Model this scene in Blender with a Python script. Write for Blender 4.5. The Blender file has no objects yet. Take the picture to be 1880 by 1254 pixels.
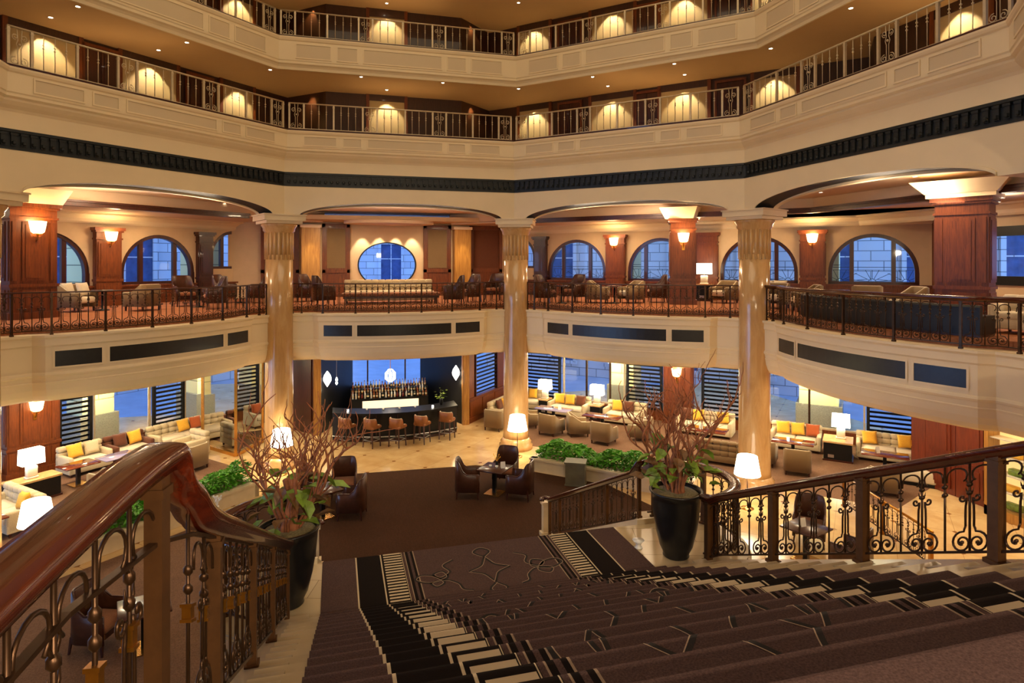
import bpy, bmesh, math, random
from mathutils import Vector, Matrix, Euler
random.seed(7)
PI = math.pi
S = bpy.context.scene
COL = S.collection
CY = 11.84            # depth of the octagonal atrium's centre
EYE = 6.64            # eye height above the ground floor
LEDGE = 4.98          # top of the mezzanine fascia
MEZ = 5.15            # mezzanine lounge floor
LAND = 2.36           # stair landing
CAMX = -2.2576
YAW = 0.2646
FPX, PX0, PY0 = 1145.5, 925.5, 482.85

def at(px, py, z):
    """the world point at height z that the photograph shows at px, py"""
    c, s = math.cos(YAW), math.sin(YAW)
    d = FPX * (EYE - z) / (py - PY0)
    r = (px - PX0) / FPX * d
    return Vector((r * c + d * s + CAMX, -r * s + d * c, z))

def bay(phi, t, n, z=0.0):
    """bay coordinates: t along the bay, n outward from the atrium centre"""
    p = math.radians(phi)
    return Vector((n * math.cos(p) + t * math.sin(p), CY + n * math.sin(p) - t * math.cos(p), z))

def bay_rz(phi):      # rotation that turns local +Y into the bay's outward normal
    return math.radians(phi - 90)

# ------------------------------------------------------------------ mesh builder
class MB:
    def __init__(self):
        self.v = []; self.f = []; self.mi = []; self.sm = []; self.m = 0; self.s = False
        self.M = Matrix.Identity(4); self.uv = None
    def mat(self, m): self.m = m; return self
    def smooth(self, s=True): self.s = s; return self
    def at(self, x=0, y=0, z=0, rz=0, rx=0, ry=0):
        self.M = Matrix.Translation((x, y, z)) @ Euler((rx, ry, rz)).to_matrix().to_4x4(); return self
    def add(self, vs, fs):
        b = len(self.v)
        M = self.M
        for p in vs: self.v.append(M @ Vector(p))
        for f in fs:
            self.f.append([b + i for i in f]); self.mi.append(self.m); self.sm.append(self.s)
    def bx(self, x0, x1, y0, y1, z0, z1):
        vs = [(x0,y0,z0),(x1,y0,z0),(x1,y1,z0),(x0,y1,z0),(x0,y0,z1),(x1,y0,z1),(x1,y1,z1),(x0,y1,z1)]
        self.add(vs, [(0,3,2,1),(4,5,6,7),(0,1,5,4),(1,2,6,5),(2,3,7,6),(3,0,4,7)]); return self
    def box(self, cx, cy, cz, sx, sy, sz):
        return self.bx(cx-sx/2, cx+sx/2, cy-sy/2, cy+sy/2, cz-sz/2, cz+sz/2)
    def rbox(self, x0, x1, y0, y1, z0, z1, r=0.03, seg=2):
        bm = bmesh.new(); bmesh.ops.create_cube(bm, size=1)
        for v in bm.verts:
            v.co = Vector((x0+(v.co.x+.5)*(x1-x0), y0+(v.co.y+.5)*(y1-y0), z0+(v.co.z+.5)*(z1-z0)))
        r = min(r, .49*min(x1-x0, y1-y0, z1-z0))
        bmesh.ops.bevel(bm, geom=bm.edges[:], offset=r, segments=seg, profile=.5, affect='EDGES')
        bm.verts.index_update()
        s = self.s; self.s = True
        self.add([v.co.copy() for v in bm.verts], [[v.index for v in f.verts] for f in bm.faces])
        self.s = s; bm.free(); return self
    def taper(self, x, y, z0, z1, a0, b0, a1, b1, dx=0, dy=0):
        vs = [(x-a0/2,y-b0/2,z0),(x+a0/2,y-b0/2,z0),(x+a0/2,y+b0/2,z0),(x-a0/2,y+b0/2,z0),
              (x+dx-a1/2,y+dy-b1/2,z1),(x+dx+a1/2,y+dy-b1/2,z1),(x+dx+a1/2,y+dy+b1/2,z1),(x+dx-a1/2,y+dy+b1/2,z1)]
        self.add(vs, [(0,3,2,1),(4,5,6,7),(0,1,5,4),(1,2,6,5),(2,3,7,6),(3,0,4,7)]); return self
    def lathe(self, prof, n=20, cx=0, cy=0, cz=0, cap=True):
        vs = []; fs = []
        for r, z in prof:
            for k in range(n):
                a = 2*PI*k/n; vs.append((cx+r*math.cos(a), cy+r*math.sin(a), cz+z))
        for i in range(len(prof)-1):
            for k in range(n):
                k2 = (k+1) % n
                fs.append((i*n+k, i*n+k2, (i+1)*n+k2, (i+1)*n+k))
        if cap:
            if prof[0][0] > 1e-4: fs.append(tuple(reversed(range(n))))
            if prof[-1][0] > 1e-4: fs.append(tuple(range((len(prof)-1)*n, len(prof)*n)))
        self.add(vs, fs); return self
    def tube(self, pts, r, n=6, cap=True):
        pts = [Vector(p) for p in pts]
        rs = r if isinstance(r, (list, tuple)) else [r]*len(pts)
        N = len(pts); vs = []; fs = []
        tg = []
        for i in range(N):
            a = pts[max(0, i-1)]; b = pts[min(N-1, i+1)]
            t = (b-a); t = t.normalized() if t.length > 1e-9 else Vector((0,0,1)); tg.append(t)
        u = tg[0].orthogonal().normalized()
        for i in range(N):
            t = tg[i]
            u = (u - t*u.dot(t)); u = u.normalized() if u.length > 1e-6 else t.orthogonal().normalized()
            w = t.cross(u)
            for k in range(n):
                a = 2*PI*k/n + PI/n
                vs.append(pts[i] + (u*math.cos(a) + w*math.sin(a))*rs[i])
        for i in range(N-1):
            for k in range(n):
                k2 = (k+1) % n
                fs.append((i*n+k, i*n+k2, (i+1)*n+k2, (i+1)*n+k))
        if cap: fs.append(tuple(reversed(range(n)))); fs.append(tuple(range((N-1)*n, N*n)))
        self.add(vs, fs); return self
    def prism(self, poly, z0, z1):
        n = len(poly)
        vs = [(x, y, z0) for x, y in poly] + [(x, y, z1) for x, y in poly]
        fs = [tuple(reversed(range(n))), tuple(range(n, 2*n))]
        for i in range(n):
            j = (i+1) % n; fs.append((i, j, n+j, n+i))
        self.add(vs, fs); return self
    def xprism(self, poly, x0, x1):   # polygon in (y, z) pushed along x
        n = len(poly)
        vs = [(x0, y, z) for y, z in poly] + [(x1, y, z) for y, z in poly]
        fs = [tuple(range(n)), tuple(reversed(range(n, 2*n)))]
        for i in range(n):
            j = (i+1) % n; fs.append((j, i, n+i, n+j))
        self.add(vs, fs); return self
    def ball(self, x, y, z, r, n=8, sz=1.0):
        m = max(3, n//2)
        self.lathe([(r*math.sin(PI*i/m), -r*sz*math.cos(PI*i/m)) for i in range(m+1)], n, x, y, z, cap=False); return self
    def sweep(self, path, prof, closed_prof=True):
        """profile (side, up) along a 3D path; side is to the right of the direction of travel"""
        P = [Vector(p) for p in path]; N = len(P); vs = []; fs = []; k = len(prof)
        for i in range(N):
            d0 = (P[i]-P[i-1]) if i > 0 else (P[1]-P[0])
            d1 = (P[i+1]-P[i]) if i < N-1 else d0
            if i == 0: d0 = d1
            a = Vector((d0.y, -d0.x, 0)); b = Vector((d1.y, -d1.x, 0))
            a = a.normalized() if a.length > 1e-6 else Vector((1,0,0)); b = b.normalized() if b.length > 1e-6 else a
            m = (a+b); m = m.normalized() if m.length > 1e-6 else a
            sc = 1/max(.35, m.dot(a))
            for sx, uz in prof: vs.append(P[i] + m*sx*sc + Vector((0,0,uz)))
        kk = k if closed_prof else k-1
        for i in range(N-1):
            for j in range(kk):
                j2 = (j+1) % k
                fs.append((i*k+j, i*k+j2, (i+1)*k+j2, (i+1)*k+j))
        if closed_prof:
            fs.append(tuple(range(k))); fs.append(tuple(reversed(range((N-1)*k, N*k))))
        self.add(vs, fs); return self
    def pillow(self, w, h, t, n=8):
        """soft square cushion standing in the xz plane, centred on the origin"""
        vs = []; fs = []
        for side in (1, -1):
            b = len(vs)
            for i in range(n+1):
                for j in range(n+1):
                    u = -1+2*i/n; v = -1+2*j/n
                    k = (1-u**4)*(1-v**4)
                    pinch = 1-.10*(1-abs(u*v))*0
                    x = u*w/2*(1-.08*(1-v*v)*abs(u)); z = v*h/2*(1-.08*(1-u*u)*abs(v))
                    vs.append((x, side*t/2*math.sqrt(max(0, k)), z))
            for i in range(n):
                for j in range(n):
                    q = (b+i*(n+1)+j, b+(i+1)*(n+1)+j, b+(i+1)*(n+1)+j+1, b+i*(n+1)+j+1)
                    fs.append(q if side < 0 else tuple(reversed(q)))
        s = self.s; self.s = True; self.add(vs, fs); self.s = s; return self
    def mesh(self, name, mats):
        me = bpy.data.meshes.new(name)
        me.from_pydata([tuple(p) for p in self.v], [], self.f)
        for m in (mats if isinstance(mats, (list, tuple)) else [mats]): me.materials.append(m)
        me.polygons.foreach_set('material_index', self.mi)
        me.polygons.foreach_set('use_smooth', self.sm)
        me.update()
        bm = bmesh.new(); bm.from_mesh(me)
        bmesh.ops.remove_doubles(bm, verts=bm.verts[:], dist=1e-5) if self.uv is None else None
        bmesh.ops.recalc_face_normals(bm, faces=bm.faces[:])
        bm.to_mesh(me); bm.free()
        return me
    def build(self, name, mats, parent=None, loc=None, rz=0):
        return link(name, self.mesh(name, mats), parent, loc, rz)

def link(name, me, parent=None, loc=None, rz=0):
    o = bpy.data.objects.new(name, me); COL.objects.link(o)
    if parent is not None: o.parent = parent
    if loc is not None: o.location = loc
    if rz: o.rotation_euler = (0, 0, rz)
    return o
def tag(o, label, cat, group=None):
    o['label'] = label; o['category'] = cat
    if group: o['group'] = group
    return o
def thing(name, label, cat, loc=(0,0,0), rz=0, group=None):
    o = bpy.data.objects.new(name, None); COL.objects.link(o)
    o.empty_display_size = .2; o.location = loc; o.rotation_euler = (0, 0, rz)
    return tag(o, label, cat, group)
def struct(name, mb, mats, label=None):
    o = mb.build(name, mats); o['kind'] = 'structure'
    if label: o['label'] = label; o['category'] = name.split('_')[0]
    return o
def solo(name, mb, mats, label, cat, loc=(0,0,0), rz=0, group=None):
    return tag(mb.build(name, mats, None, loc, rz), label, cat, group)
def dup(root, loc, rz, label, group=None):
    """copy a thing, its parts and their sub-parts"""
    def cp(o, par):
        c = o.copy(); COL.objects.link(c)
        if par is not None: c.parent = par
        for ch in list(o.children): cp(ch, c)
        return c
    r = cp(root, None); r.location = loc; r.rotation_euler = (0, 0, rz); r['label'] = label
    if group: r['group'] = group
    return r
class Proto:
    """first use moves the prototype itself, later uses copy it with all its parts"""
    def __init__(self, maker): self.maker = maker; self.root = None
    def __call__(self, loc, rz, label, group=None):
        if self.root is None:
            self.root = self.maker(); o = self.root
            o.location = loc; o.rotation_euler = (0, 0, rz); o['label'] = label
            if group: o['group'] = group
            return o
        return dup(self.root, loc, rz, label, group)
def catmull(P, k=5):
    P = [Vector(p) for p in P]; out = []
    Q = [P[0]*2-P[1]] + P + [P[-1]*2-P[-2]]
    for i in range(1, len(Q)-2):
        p0, p1, p2, p3 = Q[i-1], Q[i], Q[i+1], Q[i+2]
        for j in range(k):
            t = j/k
            out.append(.5*((2*p1)+(p2-p0)*t+(2*p0-5*p1+4*p2-p3)*t*t+(3*p1-p0-3*p2+p3)*t**3))
    out.append(P[-1]); return out
# ------------------------------------------------------------------ materials
def lin(c):
    c = c/255.0
    return c/12.92 if c <= .04045 else ((c+.055)/1.055)**2.4
def rgb(r, g, b): return (lin(r), lin(g), lin(b), 1)
class NT:
    def __init__(self, name):
        self.m = bpy.data.materials.new(name); self.m.use_nodes = True
        self.t = self.m.node_tree; self.t.nodes.clear()
        self.out = self.n('ShaderNodeOutputMaterial')
    def n(self, typ, **k):
        x = self.t.nodes.new(typ)
        for a, b in k.items():
            if a.startswith('i_'):
                key = a[2:]; key = int(key) if key.isdigit() else key.replace('_', ' ')
                x.inputs[key].default_value = b
            else: setattr(x, a, b)
        return x
    def l(self, a, b): self.t.links.new(a, b)
    def bsdf(self, color=None, rough=.5, metal=0, spec=.5, coat=0):
        b = self.n('ShaderNodeBsdfPrincipled')
        if color is not None:
            if hasattr(color, 'is_output'): self.l(color, b.inputs['Base Color'])
            else: b.inputs['Base Color'].default_value = color
        if hasattr(rough, 'is_output'): self.l(rough, b.inputs['Roughness'])
        else: b.inputs['Roughness'].default_value = rough
        b.inputs['Metallic'].default_value = metal
        b.inputs['Specular IOR Level'].default_value = spec
        b.inputs['Coat Weight'].default_value = coat
        self.l(b.outputs[0], self.out.inputs[0]); self.b = b; return b
    def coords(self, kind='Object', scale=(1,1,1), rot=(0,0,0)):
        tc = self.n('ShaderNodeTexCoord'); mp = self.n('ShaderNodeMapping')
        mp.inputs['Scale'].default_value = scale; mp.inputs['Rotation'].default_value = rot
        self.l(tc.outputs[kind], mp.inputs[0]); return mp.outputs[0]
    def noise(self, vec, scale, detail=4, rough=.55, dist=0):
        x = self.n('ShaderNodeTexNoise'); x.inputs['Scale'].default_value = scale
        x.inputs['Detail'].default_value = detail; x.inputs['Roughness'].default_value = rough
        x.inputs['Distortion'].default_value = dist
        self.l(vec, x.inputs['Vector']); return x.outputs['Fac']
    def ramp(self, fac, stops, interp='LINEAR'):
        r = self.n('ShaderNodeValToRGB'); cr = r.color_ramp; cr.interpolation = interp
        while len(cr.elements) < len(stops): cr.elements.new(.5)
        for e, (p, c) in zip(cr.elements, stops): e.position = p; e.color = c
        self.l(fac, r.inputs[0]); return r.outputs[0]
    def mix(self, fac, a, b, mode='MIX'):
        x = self.n('ShaderNodeMix', data_type='RGBA', blend_type=mode)
        for key, val in ((0, fac), (6, a), (7, b)):
            if hasattr(val, 'is_output'): self.l(val, x.inputs[key])
            else: x.inputs[key].default_value = val
        return x.outputs[2]
    def math(self, op, a, b=0.0, c=None):
        x = self.n('ShaderNodeMath', operation=op)
        for i, val in enumerate((a, b) if c is None else (a, b, c)):
            if hasattr(val, 'is_output'): self.l(val, x.inputs[i])
            else: x.inputs[i].default_value = val
        return x.outputs[0]
    def bump(self, h, strength=.2, dist=.01):
        x = self.n('ShaderNodeBump'); x.inputs['Strength'].default_value = strength; x.inputs['Distance'].default_value = dist
        self.l(h, x.inputs['Height']); self.l(x.outputs[0], self.b.inputs['Normal'])

def m_plain(name, col, rough=.5, metal=0, var=.08, nscale=6, spec=.5, coat=0, bump=0):
    t = NT(name); v = t.coords()
    f = t.noise(v, nscale)
    d = tuple(c*(1-var) for c in col[:3])+(1,); l = tuple(min(1, c*(1+var)) for c in col[:3])+(1,)
    t.bsdf(t.ramp(f, [(.3, d), (.7, l)]), rough, metal, spec, coat)
    if bump: t.bump(t.noise(v, nscale*12), bump)
    return t.m
def m_wood(name, c0, c1, rough=.3, scale=1.0, coat=.3, axis='z'):
    t = NT(name)
    sc = {'z': (9, 9, .7), 'x': (.7, 9, 9), 'y': (9, .7, 9)}[axis]
    v = t.coords('Object', tuple(a*scale for a in sc))
    f = t.noise(v, 3.2, 6, .6, .8)
    f2 = t.noise(t.coords('Object', (.5, .5, .5)), 1.7, 2)
    c = t.ramp(f, [(.28, c0), (.72, c1)])
    c = t.mix(t.math('MULTIPLY', f2, .35), c, tuple(x*.45 for x in c0[:3])+(1,))
    t.bsdf(c, rough, 0, .5, coat); return t.m
def m_emit(name, col, strength, base=(.8,.8,.8,1)):
    t = NT(name); b = t.bsdf(base, .6)
    b.inputs['Emission Color'].default_value = col; b.inputs['Emission Strength'].default_value = strength
    return t.m
def m_fabric(name, c0, c1, scale=120, rough=.9):
    t = NT(name); v = t.coords()
    f = t.noise(v, scale, 3, .7); g = t.noise(v, 3, 2)
    c = t.mix(t.math('MULTIPLY', g, .4), t.ramp(f, [(.35, c0), (.65, c1)]), c0)
    b = t.bsdf(c, rough, 0, .2); b.inputs['Sheen Weight'].default_value = .15
    t.bump(f, .25, .004); return t.m
M = {}
M['cream'] = m_plain('cream_paint', rgb(228, 206, 168), .55, var=.03, nscale=1.2)
M['cream_panel'] = m_plain('cream_panel_paint', rgb(206, 184, 150), .6, var=.03, nscale=1.2)
M['ceiling'] = m_plain('tan_ceiling_paint', rgb(196, 158, 112), .7, var=.03, nscale=.8)
M['mez_ceiling'] = m_plain('rose_ceiling_paint', rgb(218, 190, 158), .7, var=.03, nscale=.8)
M['gallery_tan'] = m_plain('gallery_tan_paint', rgb(176, 150, 104), .7, var=.04, nscale=2)
M['wallpaper'] = m_plain('tan_wallpaper', rgb(205, 176, 138), .75, var=.04, nscale=3)
M['black_panel'] = m_plain('black_stone_panel', rgb(30, 28, 26), .35, var=.25, nscale=9)
M['black'] = m_plain('black_lacquer', rgb(14, 14, 15), .4, var=.2, nscale=3, spec=.35)
M['frieze'] = m_plain('dark_bronze_frieze', rgb(22, 26, 27), .5, var=.2, nscale=8)
M['wood'] = m_wood('mahogany_panel', rgb(82, 35, 9), rgb(136, 68, 22), .42, 1.0, .04)
M['wood_dark'] = m_wood('dark_mahogany', rgb(42, 15, 8), rgb(78, 30, 16), .3)
M['rail_wood'] = m_wood('handrail_mahogany', rgb(48, 12, 5), rgb(98, 34, 12), .2, .8, .5, 'y')
M['door_wood'] = m_wood('red_door_wood', rgb(84, 28, 8), rgb(128, 50, 16), .4, 1.0, .08)
M['table_wood'] = m_wood('table_wood', rgb(74, 26, 14), rgb(128, 52, 28), .14, 1, .6, 'x')
M['bronze'] = m_plain('dark_bronze', rgb(70, 48, 30), .38, .75, .25, 14)
M['bronze_brown'] = m_plain('brown_bronze_post', rgb(98, 66, 38), .42, .6, .2, 10)  # browner, less metallic bronze for the posts
M['gilt'] = m_plain('aged_brass', rgb(170, 116, 40), .3, .9, .2, 12)
M['brass'] = m_plain('polished_brass', rgb(214, 160, 84), .25, .9, .1, 6)
M['pale_metal'] = m_plain('pale_painted_iron', rgb(206, 186, 152), .45, .35, .1, 9)
M['soil'] = m_fabric('mossy_soil', rgb(96, 84, 52), rgb(150, 136, 92), 40)
M['pot'] = m_plain('black_glazed_pot', rgb(20, 20, 22), .32, var=.3, nscale=5, coat=.2)
M['bark'] = m_plain('reddish_bark', rgb(158, 98, 64), .8, var=.35, nscale=16, bump=.4)
M['leaf'] = m_plain('plant_leaf', rgb(112, 138, 44), .45, var=.5, nscale=7)
M['leaf_brown'] = m_plain('bronze_plant_leaf', rgb(110, 76, 40), .5, var=.4, nscale=7)
M['hedge'] = m_plain('hedge_leaf', rgb(84, 158, 30), .5, var=.5, nscale=5)
M['linen'] = m_fabric('cream_linen', rgb(206, 190, 160), rgb(232, 220, 196), 90)
M['tufted'] = m_fabric('beige_tufted_cloth', rgb(186, 168, 132), rgb(214, 198, 164), 60)
M['taupe'] = m_fabric('taupe_cloth', rgb(112, 90, 62), rgb(140, 116, 82), 110)
M['yellow'] = m_fabric('mustard_cloth', rgb(222, 160, 40), rgb(246, 196, 82), 80)
M['brown_cloth'] = m_fabric('brown_cloth', rgb(84, 48, 32), rgb(116, 68, 46), 80)
M['rust'] = m_fabric('rust_cloth', rgb(150, 72, 36), rgb(178, 92, 48), 80)
M['leather'] = m_plain('dark_brown_leather', rgb(78, 46, 32), .32, var=.25, nscale=7, coat=.15)
M['orange_leather'] = m_plain('tan_orange_leather', rgb(142, 86, 46), .36, var=.12, nscale=7, coat=.1)
M['seat_cloth'] = m_fabric('brown_seat_cloth', rgb(132, 84, 58), rgb(164, 110, 80), 80)
M['black_leather'] = m_plain('black_leather', rgb(20, 19, 19), .5, var=.2, nscale=7)
M['stair_stone'] = m_plain('honed_stair_marble', rgb(176, 154, 120), .3, var=.12, nscale=3)
M['stone'] = m_plain('cream_limestone', rgb(222, 204, 170), .35, var=.08, nscale=2.5)
M['shade'] = m_emit('lit_linen_shade', (1, .88, .66, 1), 5.5)
M['bulb'] = m_emit('lit_frosted_glass', (1, .66, .28, 1), 9.0)
M['spot'] = m_emit('lit_spot_lens', (1, .84, .62, 1), 14.0)
M['pearl'] = m_emit('lit_pearl_glass', (1, .93, .82, 1), 5.0)
M['porcelain'] = m_plain('ivory_ceramic', rgb(232, 222, 200), .25, var=.04)
M['steel'] = m_plain('brushed_steel', rgb(190, 190, 190), .3, .9, .05)
M['white'] = m_plain('white_china', rgb(240, 238, 232), .25, var=.02)
M['paper'] = m_plain('white_card', rgb(244, 240, 228), .7, var=.02)
M['backlit'] = m_emit('lit_back_bar', (1, .80, .5, 1), .75)
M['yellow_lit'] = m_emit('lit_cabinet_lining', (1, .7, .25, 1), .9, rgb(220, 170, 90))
M['skin_grey'] = m_plain('grey_green_stone', rgb(108, 104, 84), .6, var=.12, nscale=5)
# outdoors
M['corridor'] = m_wood('dark_corridor_wood', rgb(46, 24, 14), rgb(74, 40, 22), .4)
def m_facade(name, c0, c1, bw=1.1, bh=.5):
    t = NT(name); v = t.coords('Generated'); v = t.coords('Object')
    # courses of ashlar: brick texture on x/z of the object
    sep = t.n('ShaderNodeSeparateXYZ'); t.l(v, sep.inputs[0])
    com = t.n('ShaderNodeCombineXYZ'); t.l(sep.outputs[0], com.inputs[0]); t.l(sep.outputs[2], com.inputs[1])
    br = t.n('ShaderNodeTexBrick'); t.l(com.outputs[0], br.inputs['Vector'])
    br.inputs['Scale'].default_value = 1; br.inputs['Brick Width'].default_value = bw; br.inputs['Row Height'].default_value = bh
    br.inputs['Mortar Size'].default_value = .02
    br.inputs['Color1'].default_value = c0; br.inputs['Color2'].default_value = c1
    br.inputs['Mortar'].default_value = tuple(x*.35 for x in c0[:3])+(1,)
    t.bsdf(br.outputs[0], .8); return t.m
M['facade'] = m_facade('grey_ashlar', rgb(186, 190, 200), rgb(206, 210, 218))
M['plinth'] = m_plain('grey_granite', rgb(130, 128, 118), .6, var=.3, nscale=40)
M['pillar_stone'] = m_facade('warm_sandstone', rgb(222, 208, 150), rgb(232, 220, 166), 4.0, .62)
M['asphalt'] = m_plain('wet_paving', rgb(166, 172, 184), .35, var=.12, nscale=1.2)
M['dark_glass'] = m_plain('night_window', rgb(64, 84, 130), .12, var=.3, nscale=2)
M['lit_window'] = m_emit('lit_office_window', (1, .9, .7, 1), 1.2)

def m_glass():
    t = NT('window_glass')
    tr = t.n('ShaderNodeBsdfTransparent'); gl = t.n('ShaderNodeBsdfGlossy')
    tr.inputs[0].default_value = (.93, .97, 1, 1); gl.inputs['Roughness'].default_value = .02
    fr = t.n('ShaderNodeFresnel'); fr.inputs['IOR'].default_value = 1.35
    mx = t.n('ShaderNodeMixShader'); t.l(fr.outputs[0], mx.inputs[0]); t.l(tr.outputs[0], mx.inputs[1]); t.l(gl.outputs[0], mx.inputs[2])
    t.l(mx.outputs[0], t.out.inputs[0]); return t.m
M['glass'] = m_glass()
def m_bottle(name, col):
    t = NT(name); b = t.bsdf(col, .08, 0, .6, .3); return t.m
M['bottles'] = [m_bottle('amber_bottle', rgb(120, 62, 18)), m_bottle('dark_green_bottle', rgb(22, 34, 22)),
                m_bottle('clear_bottle', rgb(190, 190, 186)), m_bottle('dark_red_bottle', rgb(92, 26, 18))]

def m_column():
    t = NT('honey_marble')
    v = t.coords('Object', (1.6, 1.6, .35))
    f = t.noise(v, 2.2, 8, .62, 1.2); g = t.noise(t.coords('Object', (3, 3, .25)), 5, 5, .6, .6)
    c = t.ramp(f, [(.25, rgb(178, 134, 84)), (.5, rgb(202, 160, 106)), (.75, rgb(218, 182, 130))])
    c = t.mix(t.math('MULTIPLY', g, .3), c, rgb(150, 106, 64))
    t.bsdf(c, .18, 0, .5, .3); return t.m
M['marble_col'] = m_column()
M['gold_panel'] = m_wood('golden_onyx', rgb(140, 90, 34), rgb(200, 146, 70), .3, .6)

def m_floor():
    """cream marble slabs laid square, a small brown lozenge at each second joint"""
    t = NT('cream_marble_floor')
    v = t.coords('Object', (1, 1, 1), (0, 0, PI/4))
    f = t.noise(v, 1.3, 6, .6, .5)
    base = t.ramp(f, [(.3, rgb(198, 160, 104)), (.7, rgb(226, 194, 140))])
    sep = t.n('ShaderNodeSeparateXYZ'); t.l(v, sep.inputs[0])
    def cell(ax, per):
        x = t.math('PINGPONG', t.math('ADD', sep.outputs[ax], 400.0), per/2)
        return x
    ax, ay = cell(0, 1.3), cell(1, 1.3)
    joint = t.math('MINIMUM', ax, ay)
    c = t.mix(t.math('LESS_THAN', joint, .006), base, rgb(176, 140, 92))
    loz = t.math('LESS_THAN', t.math('ADD', ax, ay), .075)
    c = t.mix(loz, c, rgb(140, 92, 48))
    b = t.bsdf(c, .16, 0, .5); return t.m
M['floor'] = m_floor()
def m_landing():
    t = NT('landing_marble'); v = t.coords('Object', (1, 1, 1), (0, 0, .3))
    f = t.noise(v, 1.6, 6, .6, .6)
    br = t.n('ShaderNodeTexBrick'); t.l(v, br.inputs['Vector']); br.inputs['Scale'].default_value = 1
    br.inputs['Brick Width'].default_value = .9; br.inputs['Row Height'].default_value = .45; br.inputs['Mortar Size'].default_value = .004
    br.inputs['Color1'].default_value = rgb(206, 186, 150); br.inputs['Color2'].default_value = rgb(190, 168, 130); br.inputs['Mortar'].default_value = rgb(120, 100, 72)
    c = t.mix(t.math('MULTIPLY', f, .4), br.outputs[0], rgb(170, 146, 108))
    t.bsdf(c, .22); return t.m
M['landing'] = m_landing()
def m_carpet(name, c0, c1, sc=60, streak=False):
    t = NT(name)
    v = t.coords('Object', (1, 1, 1))
    f = t.noise(v, sc, 3, .7)
    g = t.noise(t.coords('Object', (14, 1.2, 1) if streak else (1, 1, 1)), 2.2, 4, .6)
    c = t.ramp(f, [(.3, c0), (.7, c1)])
    c = t.mix(t.math('MULTIPLY', g, .6), c, tuple(x*.5 for x in c0[:3])+(1,))
    t.bsdf(c, .95, 0, .1); t.bump(f, .4, .004); return t.m
M['carpet_hall'] = m_carpet('brown_hall_carpet', rgb(60, 38, 26), rgb(88, 58, 40), 50, True)
M['carpet_lounge'] = m_carpet('plum_lounge_carpet', rgb(106, 78, 60), rgb(146, 112, 88), 40)
M['carpet_mez'] = m_carpet('russet_mezzanine_carpet', rgb(150, 94, 62), rgb(196, 134, 98), 16)
def m_stair():
    """runner: brown field, dark and cream stripes along both sides, a ladder of cream bars; UV = (across, along)"""
    t = NT('stair_runner')
    uv = t.n('ShaderNodeUVMap'); sep = t.n('ShaderNodeSeparateXYZ'); t.l(uv.outputs[0], sep.inputs[0])
    u = t.math('ABSOLUTE', sep.outputs[0]); v = sep.outputs[1]
    wc = t.coords('Object'); f = t.noise(wc, 90, 3, .75); g = t.noise(wc, 1.3, 3)
    field = t.ramp(f, [(.3, rgb(60, 44, 42)), (.7, rgb(100, 78, 74))])
    field = t.mix(t.math('MULTIPLY', g, .45), field, rgb(58, 40, 38))
    dark = rgb(24, 17, 15); pale = rgb(196, 176, 146)
    K = 2.4
    fld = (0, 0, 0, 1)
    def band(a, b):   # 1 inside a..b
        return t.math('MULTIPLY', t.math('GREATER_THAN', u, a), t.math('LESS_THAN', u, b))
    c = field
    for a, b in ((.985, 1.02), (1.055, 1.095)): c = t.mix(band(a, b), c, dark)
    for a, b in ((.97, .985), (1.095, 1.107)): c = t.mix(band(a, b), c, rgb(150, 128, 108))
    c = t.mix(band(1.14, 1.79), c, dark)
    fine = t.math('MULTIPLY_ADD', t.math('LESS_THAN', v, 1.68), 1/.076-1/.172, 1/.172)
    bars = t.math('LESS_THAN', t.math('FRACT', t.math('MULTIPLY', v, fine)), .5)
    c = t.mix(t.math('MULTIPLY', band(1.16, 1.41), bars), c, pale)
    for a, b in ((1.145, 1.152), (1.438, 1.456), (1.783, 1.803)): c = t.mix(band(a, b), c, pale)
    t.bsdf(c, .95, 0, .1); t.bump(f, .4, .004); return t.m
M['runner'] = m_stair()
M['runner_dark'] = m_plain('runner_dark_line', rgb(26, 18, 16), .95, var=.2, nscale=60)
M['runner_pale'] = m_plain('runner_pale_line', rgb(160, 136, 114), .95, var=.15, nscale=60)
M['purple_sheen'] = m_plain('painted_sheen_top', rgb(150, 140, 170), .08, var=.05, coat=.5)  # window light reflected in the table top, put into its colour
M['skyroof'] = m_plain('roof_plaster', rgb(220, 200, 165), .8, var=.03)
# ------------------------------------------------------------------ the shell of the atrium
T8 = math.tan(math.radians(22.5)); C8 = math.cos(math.radians(22.5))
VANG = [202.5, 157.5, 112.5, 67.5, 22.5, -22.5, -67.5]
def octv(n, a):
    a = math.radians(a); R = n/C8
    return Vector((R*math.cos(a), CY+R*math.sin(a), 0))
def ring(mb, prof, angs=VANG):
    """loft a profile (n, z) round the octagon"""
    vs = []; fs = []; k = len(prof)
    for a in angs:
        for n, z in prof:
            p = octv(n, a); vs.append((p.x, p.y, z))
    for i in range(len(angs)-1):
        for j in range(k-1):
            fs.append((i*k+j, i*k+j+1, (i+1)*k+j+1, (i+1)*k+j))
    mb.add(vs, fs)
def bmat(mb, phi, n=0, t=0, z=0):
    """local frame of a bay: x along the bay, y outward"""
    p = bay(phi, t, n, z); mb.M = Matrix.Translation(p) @ Matrix.Rotation(bay_rz(phi), 4, 'Z'); return mb

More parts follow.
